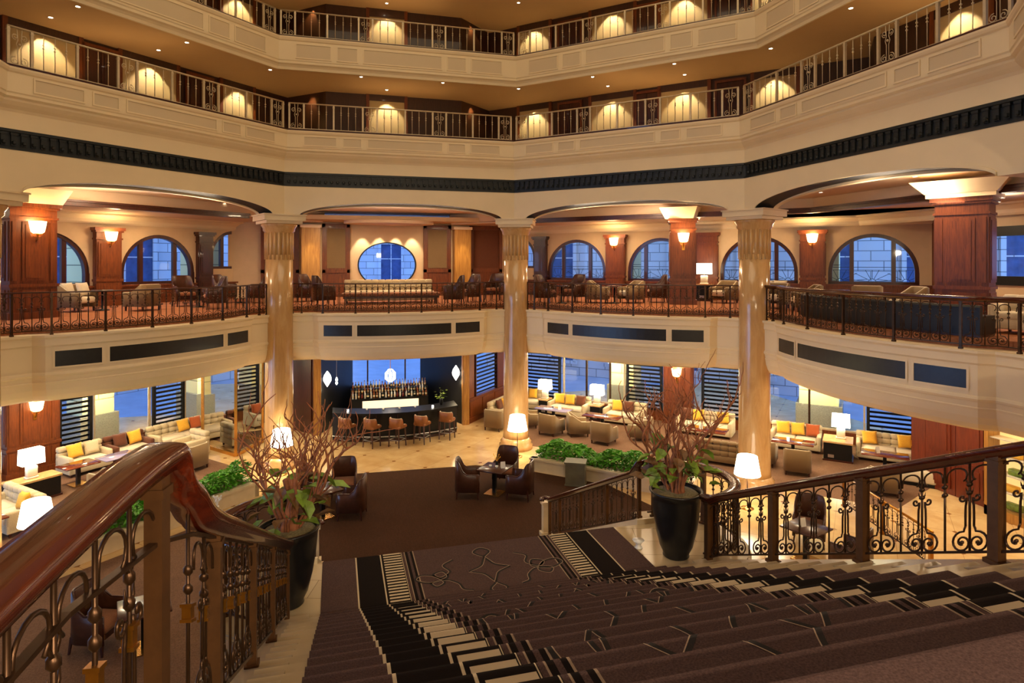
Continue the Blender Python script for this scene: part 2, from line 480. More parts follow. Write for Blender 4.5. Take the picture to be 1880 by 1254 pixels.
# ground slab and carpets
mb = MB(); mb.bx(-19, 19, -6, 30.2, -.25, 0)
struct('floor', mb, M['floor'])
mb = MB()
mb.prism([(-3.2, 13.4), (3.0, 13.4), (6.6, 13.6), (5.6, 17.2), (3.3, 19.4), (2.2, 20.0), (-2.0, 20.2), (-3.4, 19.4), (-5.2, 17.6), (-3.2, 14.2)], 0, .008)
struct('floor', mb, M['carpet_hall'])
mb = MB(); mb.prism([(-9.0, 7.5), (-3.2, 7.5), (-3.2, 14.1), (-5.25, 17.55), (-8.4, 14.6)], 0, .008)
struct('floor', mb, M['carpet_lounge'])
for phi in (45, 135):
    mb = MB(); bmat(mb, phi)
    if phi == 45: mb.prism([(-6.6, 13.2), (-4.3, 10.2), (7.6, 9.9), (8.9, 13.2), (8.9, 16.05), (-6.4, 16.05)], 0, .006)
    else: mb.prism([(-7.5, 10.0), (2.6, 9.9), (3.3, 11.0), (3.6, 16.05), (-7.5, 16.05)], 0, .006)
    struct('floor', mb, M['carpet_lounge'])

# upper galleries: fascia, frieze, slabs
mb = MB()
ring(mb, [(9.22, 9.55), (9.22, 9.92), (9.19, 9.98), (9.12, 10.05), (9.06, 10.13), (9.06, 10.18), (9.0, 10.22), (9.0, 10.28), (8.98, 10.31),
          (8.98, 10.72), (8.95, 10.75), (8.93, 10.80), (8.93, 10.84), (9.1, 10.84), (13.9, 10.84)])
ring(mb, [(9.22, 9.55), (9.9, 9.55)])
struct('wall_lower_gallery_front', mb, M['cream'])
mb = MB()
ring(mb, [(9.97, 13.1), (9.95, 13.06), (9.92, 13.02), (9.86, 13.02), (9.84, 13.10), (9.8, 13.16), (9.75, 13.2), (9.75, 13.27), (9.73, 13.3),
          (9.73, 13.92), (9.70, 13.95), (9.67, 14.02), (9.67, 14.06), (9.9, 14.06), (14.2, 14.06)])
struct('wall_upper_gallery_front', mb, M['cream'])
mb = MB(); ring(mb, [(14.2, 13.1), (9.96, 13.1)])
mb2 = MB()
struct('ceiling', mb, M['ceiling'])
mb = MB(); ring(mb, [(14.2, 16.4), (9.9, 16.4), (9.9, 17.6), (10.2, 17.6)])
struct('ceiling', mb, M['ceiling'])
# recessed panel frames on the gallery fascias
def fascia_panels(n, z0, z1, half, seq):
    mb = MB()
    for phi in (180, 135, 90, 45, 0, -45):
        bmat(mb, phi)
        L = sum(seq) + .16*(len(seq)-1); x = -L/2
        for w in seq:
            mb.mat(0)
            for a in ((x, x+w, z1-.035, z1), (x, x+w, z0, z0+.035), (x, x+.035, z0+.035, z1-.035), (x+w-.035, x+w, z0+.035, z1-.035)):
                mb.bx(a[0], a[1], n-.022, n+.01, a[2], a[3])
            mb.mat(1); mb.bx(x+.035, x+w-.035, n-.006, n+.01, z0+.035, z1-.035)
            x += w + .16
    return mb
struct('trim_lower_gallery_panels', fascia_panels(8.98, 10.36, 10.69, 3.7, [1.05, .62, 2.5, .62, 1.05]), [M['cream'], M['cream_panel']])
struct('trim_upper_gallery_panels', fascia_panels(9.73, 13.36, 13.86, 4.0, [1.15, .7, 2.7, .7, 1.15]), [M['cream'], M['cream_panel']])
# black frieze with a row of small leaf corbels
mb = MB()
ring(mb, [(9.22, 9.10), (9.28, 9.11), (9.28, 9.54), (9.22, 9.55)])
for phi in (135, 90, 45, 0):
    bmat(mb, phi)
    n = 40
    for i in range(n):
        t = -3.78 + 7.56*(i+.5)/n
        mb.bx(t-.05, t+.05, 9.235, 9.30, 9.20, 9.44)
        mb.box(t, 9.25, 9.45, .13, .06, .05); mb.ball(t, 9.24, 9.26, .055, 6)
    mb.bx(-3.8, 3.8, 9.21, 9.3, 9.485, 9.545); mb.bx(-3.8, 3.8, 9.21, 9.3, 9.10, 9.15)
struct('trim_frieze', mb, M['frieze'])

# arched spandrel wall above the mezzanine
AW, AZ0, AZ1 = 3.34, 8.2, 8.63
def arch_z(t, drop=0):
    x = abs(t)/AW
    if x >= 1: return AZ0
    return AZ0 + (AZ1-drop-AZ0)*((1-x**2.3)**.62)
def spandrel(mb, phi):
    ts = [-1.0]
    for i in range(41): ts.append(-AW*math.cos(PI*i/40)/9.22/T8 if 0 else None)
    ts = [-AW*math.cos(PI*i/44) for i in range(45)]
    tv = lambda n: n*T8
    def strip(n0, n1, zf0, zf1, mat, extra=True):
        pass
    bmat(mb, phi)
    A, Bk, Cc = 9.22, 9.82, 9.98
    tl = [-tv(A)] + ts + [tv(A)]
    def sc(t, n): return t if abs(t) <= AW else math.copysign(tv(n), t)
    for i in range(len(tl)-1):
        t0, t1 = tl[i], tl[i+1]
        edge = i == 0 or i == len(tl)-2
        z0, z1 = (AZ0, AZ0) if edge else (arch_z(t0), arch_z(t1))
        w0, w1 = (AZ0, AZ0) if edge else (arch_z(t0, .06), arch_z(t1, .06))
        mb.mat(0)
        mb.add([(t0, A, z0), (t1, A, z1), (t1, A, 9.10), (t0, A, 9.10)], [(0,1,2,3)])
        # raised moulding that follows the arch
        if not edge:
            for g, h, d in ((.0, .07, .03),):
                mb.add([(t0, A-d, z0), (t1, A-d, z1), (t1, A-d, z1+h), (t0, A-d, z0+h), (t0, A, z0), (t1, A, z1), (t1, A, z1+h), (t0, A, z0+h)],
                       [(0,1,2,3), (3,2,6,7), (0,4,5,1)])
        mb.mat(0 if edge else 1)
        mb.add([(t0, A, z0), (t1, A, z1), (sc(t1, Bk), Bk, z1), (sc(t0, Bk), Bk, z0)], [(0,1,2,3)])
        mb.mat(0)
        mb.add([(sc(t0, Bk), Bk, w0), (sc(t1, Bk), Bk, w1), (sc(t1, Bk), Bk, z1+.02), (sc(t0, Bk), Bk, z0+.02)], [(0,1,2,3)])
        mb.add([(sc(t0, Bk), Bk, w0), (sc(t1, Bk), Bk, w1), (sc(t1, Cc), Cc, w1), (sc(t0, Cc), Cc, w0)], [(0,1,2,3)])
        mb.add([(sc(t0, Cc), Cc, w0), (sc(t1, Cc), Cc, w1), (sc(t1, Cc), Cc, 9.1), (sc(t0, Cc), Cc, 9.1)], [(0,1,2,3)])
for phi, nm in ((180, 'far_left'), (135, 'left'), (90, 'back'), (45, 'right'), (0, 'far_right'), (-45, 'near_right')):
    mb = MB(); spandrel(mb, phi); struct('wall_arch_'+nm, mb, [M['cream'], M['frieze']])

# mezzanine: bowed fascia, ledge, floor, ceiling below
def arc_n(t):
    x = abs(t)
    if x <= 2.75: return 8.98 + .50*(x/2.75)**2
    return 9.72
def fascia_path(phi, z, inset=0.0, tmax=None):
    P = []
    tm = tmax or 9.72*T8
    ts = [-tm, -2.95] + [-2.78 + 5.56*i/24 for i in range(25)] + [2.95, tm]
    for t in ts:
        n = (8.98 + .5*(t/2.75)**2 if abs(t) < 2.9 else 9.72)
        P.append(bay(phi, t, n+inset, z))
    return P
FPROF = [(0, 0), (.075, 0), (.075, -.05), (.05, -.07), (.03, -.10), (.03, -.24), (.012, -.26), (0, -.28), (0, -.86), (.02, -.88), (.035, -.92), (.02, -.96), (0, -.98),
         (-.02, -1.08), (-.005, -1.10), (-.02, -1.14), (-.05, -1.28), (-.11, -1.42), (-.2, -1.52), (-.34, -1.58), (-.6, -1.58), (-.6, 0)]
NAMES = {180: 'far_left', 135: 'left', 90: 'back', 45: 'right', 0: 'far_right', -45: 'near_right'}
def arc_strip(mb, phi, t0, t1, z0, z1, off, k=14):
    vs = []; fs = []
    for i in range(k+1):
        t = t0+(t1-t0)*i/k; n = arc_n(t)-off
        for z in (z0, z1):
            vs.append(tuple(bay(phi, t, n, z)))
    for i in range(k): fs.append((2*i, 2*i+1, 2*i+3, 2*i+2))
    mb.add(vs, fs)
for phi in (135, 90, 45, 0, -45):
    mb = MB(); mb.sweep(fascia_path(phi, LEDGE), FPROF)
    for a, b in ((-2.62, -1.72), (-1.56, 1.56), (1.72, 2.62)):      # pale frames
        for q in ((a-.04, b+.04, 4.60, 4.64), (a-.04, b+.04, 4.20, 4.24), (a-.04, a, 4.24, 4.60), (b, b+.04, 4.24, 4.60)):
            arc_strip(mb, phi, *q, .022, 10 if q[1]-q[0] > .2 else 1)
    o = struct('trim_mezzanine_'+NAMES[phi], mb, M['cream'])
    for a, b in ((-2.62, -1.72), (-1.56, 1.56), (1.72, 2.62)):
        pb = MB(); arc_strip(pb, phi, a, b, 4.24, 4.60, .012)
        pb.build('black_panel', M['black_panel'], o)
def deck(mb, phi, z, nout, inset=None, n0=None, sides=None):
    ws = [-1 + 2*i/20 for i in range(21)]
    vs = []; fs = []
    for w in ws:
        ti = w*(9.72*T8)
        ni = n0 if n0 else arc_n(ti)+inset
        ti = w*ni*T8
        a = bay(phi, ti, ni, z); b = bay(phi, w*nout*T8, nout, z)
        vs += [tuple(a), tuple(b)]
        if sides is not None: vs += [(a.x, a.y, sides)]
    k = 3 if sides is not None else 2
    for i in range(20):
        fs.append((i*k, i*k+1, (i+1)*k+1, (i+1)*k))
        if sides is not None: fs.append((i*k, (i+1)*k, (i+1)*k+2, i*k+2))
    mb.add(vs, fs)
mb = MB()
for phi in (180, 135, 90, 45, 0, -45): deck(mb, phi, MEZ, 17.6, .45, None, LEDGE-.02)
struct('floor', mb, M['carpet_mez'])
mb = MB()
for phi in (180, 135, 90, 45, 0, -45): deck(mb, phi, 3.46, 17.6, .3)
struct('ceiling', mb, M['cream'])
mb = MB()
for phi in (180, 135, 90, 45, 0, -45):
    deck(mb, phi, 8.78, 17.6, None, 9.9)
struct('ceiling', mb, M['mez_ceiling'])
# dark beam and dropped soffit round the outer part of the mezzanine ceiling
for phi, nm in ((135, 'left'), (45, 'right'), (0, 'far_right')):
    mb = MB(); bmat(mb, phi)
    h = 5.35
    mb.bx(-h, h, 12.85, 13.15, 8.29, 8.44); mb.bx(-h, h, 12.80, 12.85, 8.40, 8.46)
    struct('trim_beam_'+nm, mb, M['wood_dark'])
    mb = MB(); bmat(mb, phi); h = 9.2
    mb.bx(-h, h, 13.0, 13.15, 8.44, 8.78); mb.bx(-h, h, 13.1, 16.2, 8.36, 8.42)
    struct('ceiling', mb, M['mez_ceiling'])
    mb = MB(); bmat(mb, phi)                                   # crown moulding under the soffit
    mb.xprism([(16.2, 8.0), (16.16, 8.0), (16.12, 8.06), (16.10, 8.16), (15.98, 8.28), (15.9, 8.30), (15.9, 8.36), (16.2, 8.36)], -8.6, 9.0)
    struct('trim_crown_'+nm, mb, M['cream'])

# gallery corridor walls
def corridor(z0, z1, mats):
    q = [(2.6, 12.6), (4.05, 13.9), (13.9, 4.05), (12.6, 2.6)]
    P = []
    for k in range(4):
        for x, y in q:
            for _ in range(k): x, y = y, -x
            P.append((x, y))
    P = [p for p in P]
    mb = MB()
    def wall(a, b):
        a = Vector((a[0], a[1]+CY, 0)); b = Vector((b[0], b[1]+CY, 0))
        mb.add([(a.x, a.y, z0), (b.x, b.y, z0), (b.x, b.y, z1), (a.x, a.y, z1)], [(0,1,2,3)])
    for i in range(len(P)):
        a, b = P[i], P[(i+1) % len(P)]
        if (a[1]+b[1])/2+CY < 4: continue
        wall(a, b)
    return mb
struct('wall_lower_corridor', corridor(10.84, 13.1, None), M['corridor'] if 'corridor' in M else M['wallpaper'])
struct('wall_upper_corridor', corridor(14.06, 16.4, None), M['corridor'] if 'corridor' in M else M['wallpaper'])
# unseen blank walls behind the viewer, put in to bounce light, and the roof
mb = MB(); mb.bx(-19, 19, -6.2, -6, 0, 21); struct('wall_back', mb, M['cream'])
mb = MB(); mb.bx(-14.3, -14.0, -6, 6.0, 0, 21); struct('wall_left_near', mb, M['cream'])
mb = MB(); mb.bx(17.0, 17.3, -6, 6.0, 0, 21); struct('wall_right_near', mb, M['cream'])
mb = MB(); ring(mb, [(14.2, 17.6), (14.2, 20.9)], VANG); struct('wall_roof_drum', mb, M['cream'])
mb = MB(); mb.bx(-19, 19, -6.2, 31, 20.9, 21.1); struct('ceiling', mb, M['skyroof'])  # unseen roof, put in to keep blue sky light out
mb = MB(); mb.bx(-17.4, -2.9, -6, -3.0, MEZ-.2, MEZ); 
struct('floor', mb, M['carpet_mez'])

# --------------------------------------------------------- outer walls: mezzanine with arched windows
def arched_wall(mb, phi, n, t0, t1, z0, z1, wins, th=.3):
    """wins: (centre, half width, sill z, spring z)"""
    bmat(mb, phi)
    ts = {t0, t1}
    for c, hw, zb, zs in wins:
        for i in range(25): ts.add(round(c - hw*math.cos(PI*i/24), 5))
    ts = sorted(t for t in ts if t0 <= t <= t1)
    def hole(t, mid):
        for c, hw, zb, zs in wins:
            if c-hw-1e-4 <= mid <= c+hw+1e-4:
                return zb, zs + math.sqrt(max(0, hw*hw-(t-c)**2))
        return None
    for a, b in zip(ts, ts[1:]):
        ha, hb = hole(a, (a+b)/2), hole(b, (a+b)/2)
        if ha is None:
            mb.add([(a, n, z0), (b, n, z0), (b, n, z1), (a, n, z1)], [(0,1,2,3)])
        else:
            mb.add([(a, n, z0), (b, n, z0), (b, n, ha[0]), (a, n, ha[0])], [(0,1,2,3)])
            mb.add([(a, n, ha[1]), (b, n, hb[1]), (b, n, z1), (a, n, z1)], [(0,1,2,3)])
            mb.add([(a, n, ha[0]), (b, n, ha[0]), (b, n+th, ha[0]), (a, n+th, ha[0])], [(0,1,2,3)])
            mb.add([(a, n, ha[1]), (b, n, hb[1]), (b, n+th, hb[1]), (a, n+th, ha[1])], [(0,1,2,3)])
WB, WS, WH = 5.86, 6.28, 1.42
BCW = [(-4.48, WH, WB, WS), (-.62, WH, WB, WS), (3.24, WH, WB, WS), (7.10, WH, WB, WS)]
LAW = [(-3.77, WH, WB, WS), (.10, WH, WB, WS), (3.97, WH, WB, WS)]
LAX = [(7.16, 1.06, 6.40, 6.92)]
BCX = [(-7.55, 1.0, 6.40, 6.92)]
mb = MB(); arched_wall(mb, 45, 16.2, -8.7, 9.0, 3.46, 8.78, BCW+BCX); struct('wall_right', mb, M['wallpaper'])
mb = MB(); arched_wall(mb, 135, 16.2, -8.2, 8.7, 3.46, 8.78, LAW+LAX); struct('wall_left', mb, M['wallpaper'])
# wood wainscot and window bench under the mezzanine windows
for phi, a, b, nm in ((45, -8.6, 9.0, 'right'), (135, -8.0, 8.6, 'left')):
    mb = MB(); bmat(mb, phi)
    mb.bx(a, b, 16.12, 16.2, MEZ, 5.82); mb.bx(a, b, 16.05, 16.2, 5.80, 5.86)
    t = a+.2
    while t < b-1.0:
        mb.bx(t, t+.95, 16.09, 16.13, 5.40, 5.72); t += 1.1
    struct('baseboard_'+nm, mb, M['wood'])
WN = [0]
def arched_window(phi, n, c, hw, zb, zs, grille):
    WN[0] += 1
    o = bpy.data.objects.new('window_%d' % WN[0], None); COL.objects.link(o)
    o.location = bay(phi, c, n, zb); o.rotation_euler = (0, 0, bay_rz(phi)); o['kind'] = 'structure'
    h = zs-zb
    def outline(r, z0=0): return [(-r, z0)] + [(-r*math.cos(PI*i/28), h + r*math.sin(PI*i/28)) for i in range(29)] + [(r, z0)]
    mb = MB(); A, Bb = outline(hw+.05), outline(hw-.13)
    for i in range(len(A)-1):
        (x0, z0), (x1, z1), (u0, w0), (u1, w1) = A[i], A[i+1], Bb[i], Bb[i+1]
        mb.add([(x0, -.05, z0), (x1, -.05, z1), (u1, -.05, w1), (u0, -.05, w0), (x0, .16, z0), (x1, .16, z1), (u1, .16, w1), (u0, .16, w0)],
               [(0,1,2,3), (0,4,5,1), (3,2,6,7), (4,7,6,5)])
    mb.bx(-hw-.05, hw+.05, -.05, .16, -.02, .1)
    mb.build('frame', M['wood_dark'], o)
    mw = hw*.46
    zz = h + math.sqrt((hw-.1)**2-mw*mw)
    for sgn in (-1, 1):
        mb = MB(); mb.bx(sgn*mw-.07, sgn*mw+.07, -.02, .12, .1, zz); mb.build('mullion', M['wood_dark'], o)
    mb = MB(); r = hw-.08
    P = [(-r, .08)] + [(-r*math.cos(PI*i/28), h+r*math.sin(PI*i/28)) for i in range(29)] + [(r, .08)]
    mb.add([(x, .08, z) for x, z in P], [tuple(range(len(P)))]); mb.build('pane', M['glass'], o)
    if grille:       # iron guard outside the lower part, rays spreading from the sill
        mb = MB()
        mb.tube([(-hw+.1, .25, .62), (hw-.1, .25, .62)], .012, 5); mb.tube([(-hw+.1, .25, .52), (hw-.1, .25, .52)], .008, 5)
        for cx in (-mw*1.6, 0, mw*1.6):
            for k in range(7):
                a = PI*(k+.5)/7; q = .5/max(math.sin(a), .5)
                mb.tube([(cx+.1*math.cos(a), .25, .08+.1*math.sin(a)), (cx+q*.9*math.cos(a), .25, .06+.46*min(1, math.sin(a)*1.2))], .008, 4)
            mb.tube([(cx-.12, .25, .08)]+[(cx-.12*math.cos(PI*i/8), .25, .08+.12*math.sin(PI*i/8)) for i in range(9)], .008, 4)
        mb.build('iron_guard', M['black'], o)
    return o
for w in BCW: arched_window(45, 16.28, *w, True)
for w in LAW: arched_window(135, 16.28, *w, False)
arched_window(135, 16.28, *LAX[0], False); arched_window(45, 16.28, *BCX[0], False)

# mezzanine back wall with the oval window
mb = MB(); bmat(mb, 90)
N0 = 16.5
def oval_wall(mb, hw, rx, rz, zc, zb, z0, z1):
    ts = sorted({-hw, hw} | {round(-rx*math.cos(PI*i/40), 5) for i in range(41)})
    for a, b in zip(ts, ts[1:]):
        if abs((a+b)/2) > rx: mb.add([(a, N0, z0), (b, N0, z0), (b, N0, z1), (a, N0, z1)], [(0,1,2,3)]); continue
        f = lambda t: rz*math.sqrt(max(0, 1-(t/rx)**2))
        la, lb = max(zb, zc-f(a)), max(zb, zc-f(b))
        mb.add([(a, N0, z0), (b, N0, z0), (b, N0, lb), (a, N0, la)], [(0,1,2,3)])
        mb.add([(a, N0, zc+f(a)), (b, N0, zc+f(b)), (b, N0, z1), (a, N0, z1)], [(0,1,2,3)])
        mb.add([(a, N0, zc+f(a)), (b, N0, zc+f(b)), (b, N0+.25, zc+f(b)), (a, N0+.25, zc+f(a))], [(0,1,2,3)])
        mb.add([(a, N0, la), (b, N0, lb), (b, N0+.25, lb), (a, N0+.25, la)], [(0,1,2,3)])
oval_wall(mb, 1.62, 1.30, 1.02, 6.55, 5.86, MEZ, 8.42)
mb.bx(-6.6, -1.62, 16.5, 16.7, 3.46, 8.6); mb.bx(1.62, 6.6, 16.5, 16.7, 3.46, 8.6)
mb.bx(-6.6, 6.6, 14.6, 16.5, 8.42, 8.6); mb.mat(0)
struct('wall_mezzanine_back', mb, M['wallpaper'])
mb = MB(); bmat(mb, 90)                                           # round dropped canopy above the window
mb.prism([(1.9*math.cos(2*PI*i/40), 15.3+1.1*math.sin(2*PI*i/40)) for i in range(40)], 8.30, 8.42)
struct('trim_canopy', mb, M['mez_ceiling'])
WN[0] += 1
o = bpy.data.objects.new('window_%d' % WN[0], None); COL.objects.link(o); o.location = (0, CY+N0, 6.55); o['kind'] = 'structure'
E_ = [(1.30*math.cos(a), max(-.69, 1.02*math.sin(a))) for a in [2*PI*i/64 for i in range(64)]]
I_ = [(x*.955, max(-.65, z*.95)) for x, z in E_]
mb = MB(); mb.M = Matrix.Identity(4)
for i in range(64):
    j = (i+1) % 64
    mb.add([(E_[i][0], -.03, E_[i][1]), (E_[j][0], -.03, E_[j][1]), (I_[j][0], -.03, I_[j][1]), (I_[i][0], -.03, I_[i][1]), (I_[i][0], .1, I_[i][1]), (I_[j][0], .1, I_[j][1])],
           [(0,1,2,3), (3,2,5,4)])
mb.build('frame', M['black'], o)
mb = MB(); mb.add([(x, .06, z) for x, z in I_], [tuple(range(64))]); mb.build('pane', M['glass'], o)

# wood panels with fabric insets on the mezzanine back wall
def panel_unit(x0, x1, n, z0, z1, label, inset, group=None, lowz=6.35):
    t = thing('wall_panel', label, 'wall panel', (0, CY, 0), 0, group)
    mb = MB()
    mb.bx(x0, x1, n-.06, n, z0, z1)
    for a in ((x0, x0+.14, z0, z1), (x1-.14, x1, z0, z1), (x0, x1, z1-.16, z1), (x0, x1, lowz-.14, lowz), (x0, x1, z0, z0+.16)):
        mb.bx(a[0], a[1], n-.11, n-.06, a[2], a[3])
    mb.bx(x0+.2, x1-.2, n-.085, n-.06, z0+.24, lowz-.22)
    mb.build('wood_frame', M['wood'], t)
    mb = MB(); mb.bx(x0+.2, x1-.2, n-.08, n-.055, lowz+.06, z1-.22); mb.build('fabric_inset', inset, t)
panel_unit(-2.80, -1.62, 16.5, MEZ, 8.36, 'dark wood wall panel with tan inset left of the oval window', M['taupe'])
panel_unit(1.62, 2.88, 16.5, MEZ, 8.36, 'dark wood wall panel with tan inset right of the oval window', M['taupe'])
panel_unit(3.75, 5.3, 16.5, MEZ, 8.36, 'dark wood wall panel with brown inset right of the golden pilaster', M['brown_cloth'])
panel_unit(-5.3, -3.75, 16.5, MEZ, 8.36, 'dark wood wall panel left of the left golden pilaster', M['brown_cloth'])
for sx, lab in ((-3.25, 'golden stone pilaster lit from above left of the oval window'), (3.33, 'golden stone pilaster lit from above right of the oval window')):
    t = thing('pilaster', lab, 'pilaster', (sx, CY+16.2, MEZ))
    mb = MB(); mb.bx(-.38, .38, -.28, .29, .12, 3.0); mb.build('shaft', M['gold_panel'], t)
    mb = MB(); mb.bx(-.42, .42, -.32, .29, 0, .12); mb.build('base', M['wood_dark'], t)
    mb = MB(); mb.bx(-.43, .43, -.33, .29, 3.0, 3.12); mb.build('cap', M['mez_ceiling'], t)

# ---------------------------------------------------------------- ground floor outer walls
mb = MB()
for phi, spans in ((45, ((-7.64, 9.0),)), (135, ((-8.0, 5.0),))):
    bmat(mb, phi)
    for a, b in spans: mb.bx(a, b, 16.1, 16.3, 0, .42)
    mb.bx(-8.2 if phi == 135 else -7.64, 9.0 if phi == 45 else 8.9, 16.12, 16.3, 3.3, 3.5)
struct('baseboard_ground', mb, M['wood'])
def diag(x0, y0, x1, y1, z0, z1, th=.12):
    d = Vector((x1-x0, y1-y0, 0)); L = d.length; m = MB()
    m.M = Matrix.Translation((x0, y0+CY, 0)) @ Matrix.Rotation(math.atan2(d.y, d.x), 4, 'Z')
    return m, L
def mezz_side(x0, y0, x1, y1, nm):
    m, L = diag(x0, y0, x1, y1, 0, 0); m.bx(0, L, 0, .15, 3.46, 8.78)
    k = max(1, int(L/1.2))
    for i in range(k):
        a = L*i/k+.12; b = L*(i+1)/k-.12
        for q in ((6.2, 8.1), (5.5, 6.05)):
            m.bx(a, b, -.04, 0, *q); m.bx(a+.1, b-.1, -.06, 0, q[0]+.1, q[1]-.1)
    struct('wall_'+nm, m, M['wood_dark'])
mezz_side(5.2, 16.5, 5.37, 17.5, 'mezzanine_back_right')
m, L = diag(17.75, 5.2, 16.6, 3.4, 0, 0); m.bx(0, L, 0, .15, 3.46, 8.78); struct('wall_mezzanine_corner', m, M['wood'])
# far right end of the mezzanine: wall with a low wide window
mb = MB()
mb.bx(16.4, 16.7, CY-9, CY+3.5, 3.46, 6.2); mb.bx(16.4, 16.7, CY-9, CY+3.5, 7.45, 8.78)
mb.bx(16.4, 16.7, CY+2.3, CY+3.5, 6.2, 7.45); mb.bx(16.4, 16.7, CY-9, CY-3, 6.2, 7.45)
struct('wall_mezzanine_far_right', mb, M['wallpaper'])
WN[0] += 1
o = bpy.data.objects.new('window_%d' % WN[0], None); COL.objects.link(o); o.location = (16.4, CY, 6.2); o['kind'] = 'structure'
mb = MB(); mb.bx(-.06, .1, -3, 2.3, 1.22, 1.5); mb.bx(-.06, .1, -3, 2.3, -.2, .06)
for y in (-3, -1.2, .6, 2.2): mb.bx(-.05, .1, y, y+.1, .06, 1.22)
mb.build('frame', M['black'], o)
mb = MB(); mb.add([(.06, -3, .05), (.06, 2.3, .05), (.06, 2.3, 1.25), (.06, -3, 1.25)], [(0,1,2,3)]); mb.build('pane', M['glass'], o)
# ground floor: wood wall and doors at the right end
m, L = diag(17.8, 5.1, 14.75, 3.3, 0, 0); m.bx(0, L, 0, .15, 0, 3.5)
for i in range(3): m.bx(L*i/3+.12, L*(i+1)/3-.12, -.04, 0, .3, 1.0); m.bx(L*i/3+.12, L*(i+1)/3-.12, -.04, 0, 1.2, 3.1)
struct('wall_ground_corner', m, M['door_wood'])
mb = MB(); mb.bx(14.75, 14.95, CY-8, CY-1.7, 0, 3.5); mb.bx(14.75, 14.95, CY+.8, CY+.97, 0, 3.5); mb.bx(14.75, 14.95, CY+2.85, CY+3.3, 0, 3.5); mb.bx(14.75, 14.95, CY-1.7, CY+2.85, 2.75, 3.5)
struct('wall_ground_far_right', mb, M['door_wood'])
WD = bpy.data.objects.new('door_1', None); COL.objects.link(WD); WD.location = (14.75, CY+1.91, 0); WD['kind'] = 'structure'
for sgn in (-1, 1):
    mb = MB(); y0, y1 = (0.01, .93) if sgn > 0 else (-.93, -.01)
    mb.bx(0, .08, y0, y1, .01, 2.68)
    for a, b in ((.18, 1.0), (1.15, 2.5)):
        mb.bx(-.03, 0, y0+.13, y1-.13, a, b); mb.bx(-.05, 0, y0+.22, y1-.22, a+.1, b-.1)
    leaf = mb.build('door_leaf', M['door_wood'], WD)
    mb = MB(); yy = .09 if sgn > 0 else -.09; mb.tube([(-.05, yy, .95), (-.09, yy, .97), (-.09, yy, 1.25), (-.05, yy, 1.27)], .014, 6); mb.build('door_handle', M['brass'], leaf)

# niche behind the bar
mb = MB()
for sgn in (-1, 1):
    P = [(sgn*2.8, 13.4), (sgn*1.5, 16.7), (sgn*1.62, 16.75), (sgn*2.95, 13.45)]
    mb.prism([(x, y+CY) for x, y in P], 0, 3.5)
mb.bx(-1.62, 1.62, CY+16.7, CY+16.85, 0, 1.15)
struct('wall_bar_niche', mb, M['black'])
for sgn, nm in ((-1, 'left'), (1, 'right')):
    mb = MB(); mb.at(sgn*2.92, CY+13.36, 0); mb.bx(-.14, .14, -.12, .12, 0, 3.5); mb.bx(-.09, .09, -.15, -.12, .2, 3.3)
    struct('trim_niche_'+nm, mb, M['gold_panel'])
WN[0] += 1
o = bpy.data.objects.new('window_%d' % WN[0], None); COL.objects.link(o); o.location = (0, CY+16.75, 1.15); o['kind'] = 'structure'
mb = MB(); mb.add([(-1.55, 0, 0), (1.55, 0, 0), (1.55, 0, 2.35), (-1.55, 0, 2.35)], [(0,1,2,3)]); mb.build('pane', M['glass'], o)
for x in (-.85, .82):
    mb = MB(); mb.bx(x-.03, x+.03, -.03, .03, 0, 2.35); mb.build('mullion', M['bronze'], o)
# short splayed walls between niche and lounges
m, L = diag(3.06, 13.4, 6.06, 16.86, 0, 0)
m.bx(0, L, 0, .15, 0, 1.0); m.bx(0, .5, 0, .15, 1, 3.5); m.bx(L-1.9, L, 0, .15, 1, 3.5)
for i in range(4): m.bx(L*i/4+.08, L*(i+1)/4-.08, -.03, 0, .3, .88)
m.bx(0, L, -.06, .15, .96, 1.02); m.bx(0, L, -.05, .15, 0, .2)
struct('wall_splay_right', m, M['wood'])
m2, L = diag(-6.06, 16.86, -3.06, 13.4, 0, 0)
m2.bx(0, L, 0, .15, 0, 3.5)
for i in range(3): m2.bx(L*i/3+.1, L*(i+1)/3-.1, -.04, 0, .35, 3.2)
struct('wall_splay_left', m2, M['wood_dark'])

# ground floor windows: clear panes and louvred blinds
def g_window(phi, t0, t1, z0, mull, bars=()):
    WN[0] += 1
    o = bpy.data.objects.new('window_%d' % WN[0], None); COL.objects.link(o); o['kind'] = 'structure'
    o.location = bay(phi, t0, 16.2, 0); o.rotation_euler = (0, 0, bay_rz(phi)); w = t1-t0
    mb = MB(); mb.bx(0, .06, -.04, .06, z0, 3.46); mb.bx(w-.06, w, -.04, .06, z0, 3.46); mb.bx(0, w, -.04, .06, z0, z0+.06)
    mb.build('frame', M['pale_metal'], o)
    mb = MB(); mb.add([(.03, .02, z0), (w-.03, .02, z0), (w-.03, .02, 3.46), (.03, .02, 3.46)], [(0,1,2,3)]); mb.build('pane', M['glass'], o)
    for x in mull:
        mb = MB(); mb.bx(x-t0-.035, x-t0+.035, -.03, .05, z0, 3.46); mb.build('mullion', M['bronze'], o)
g_window(45, -5.1, -2.16, .42, (-3.96, -2.85)); g_window(45, 3.5, 6.88, .42, (5.05,)); g_window(135, 1.62, 3.62, .42, ())
g_window(135, 4.95, 7.87, .05, (6.62,))
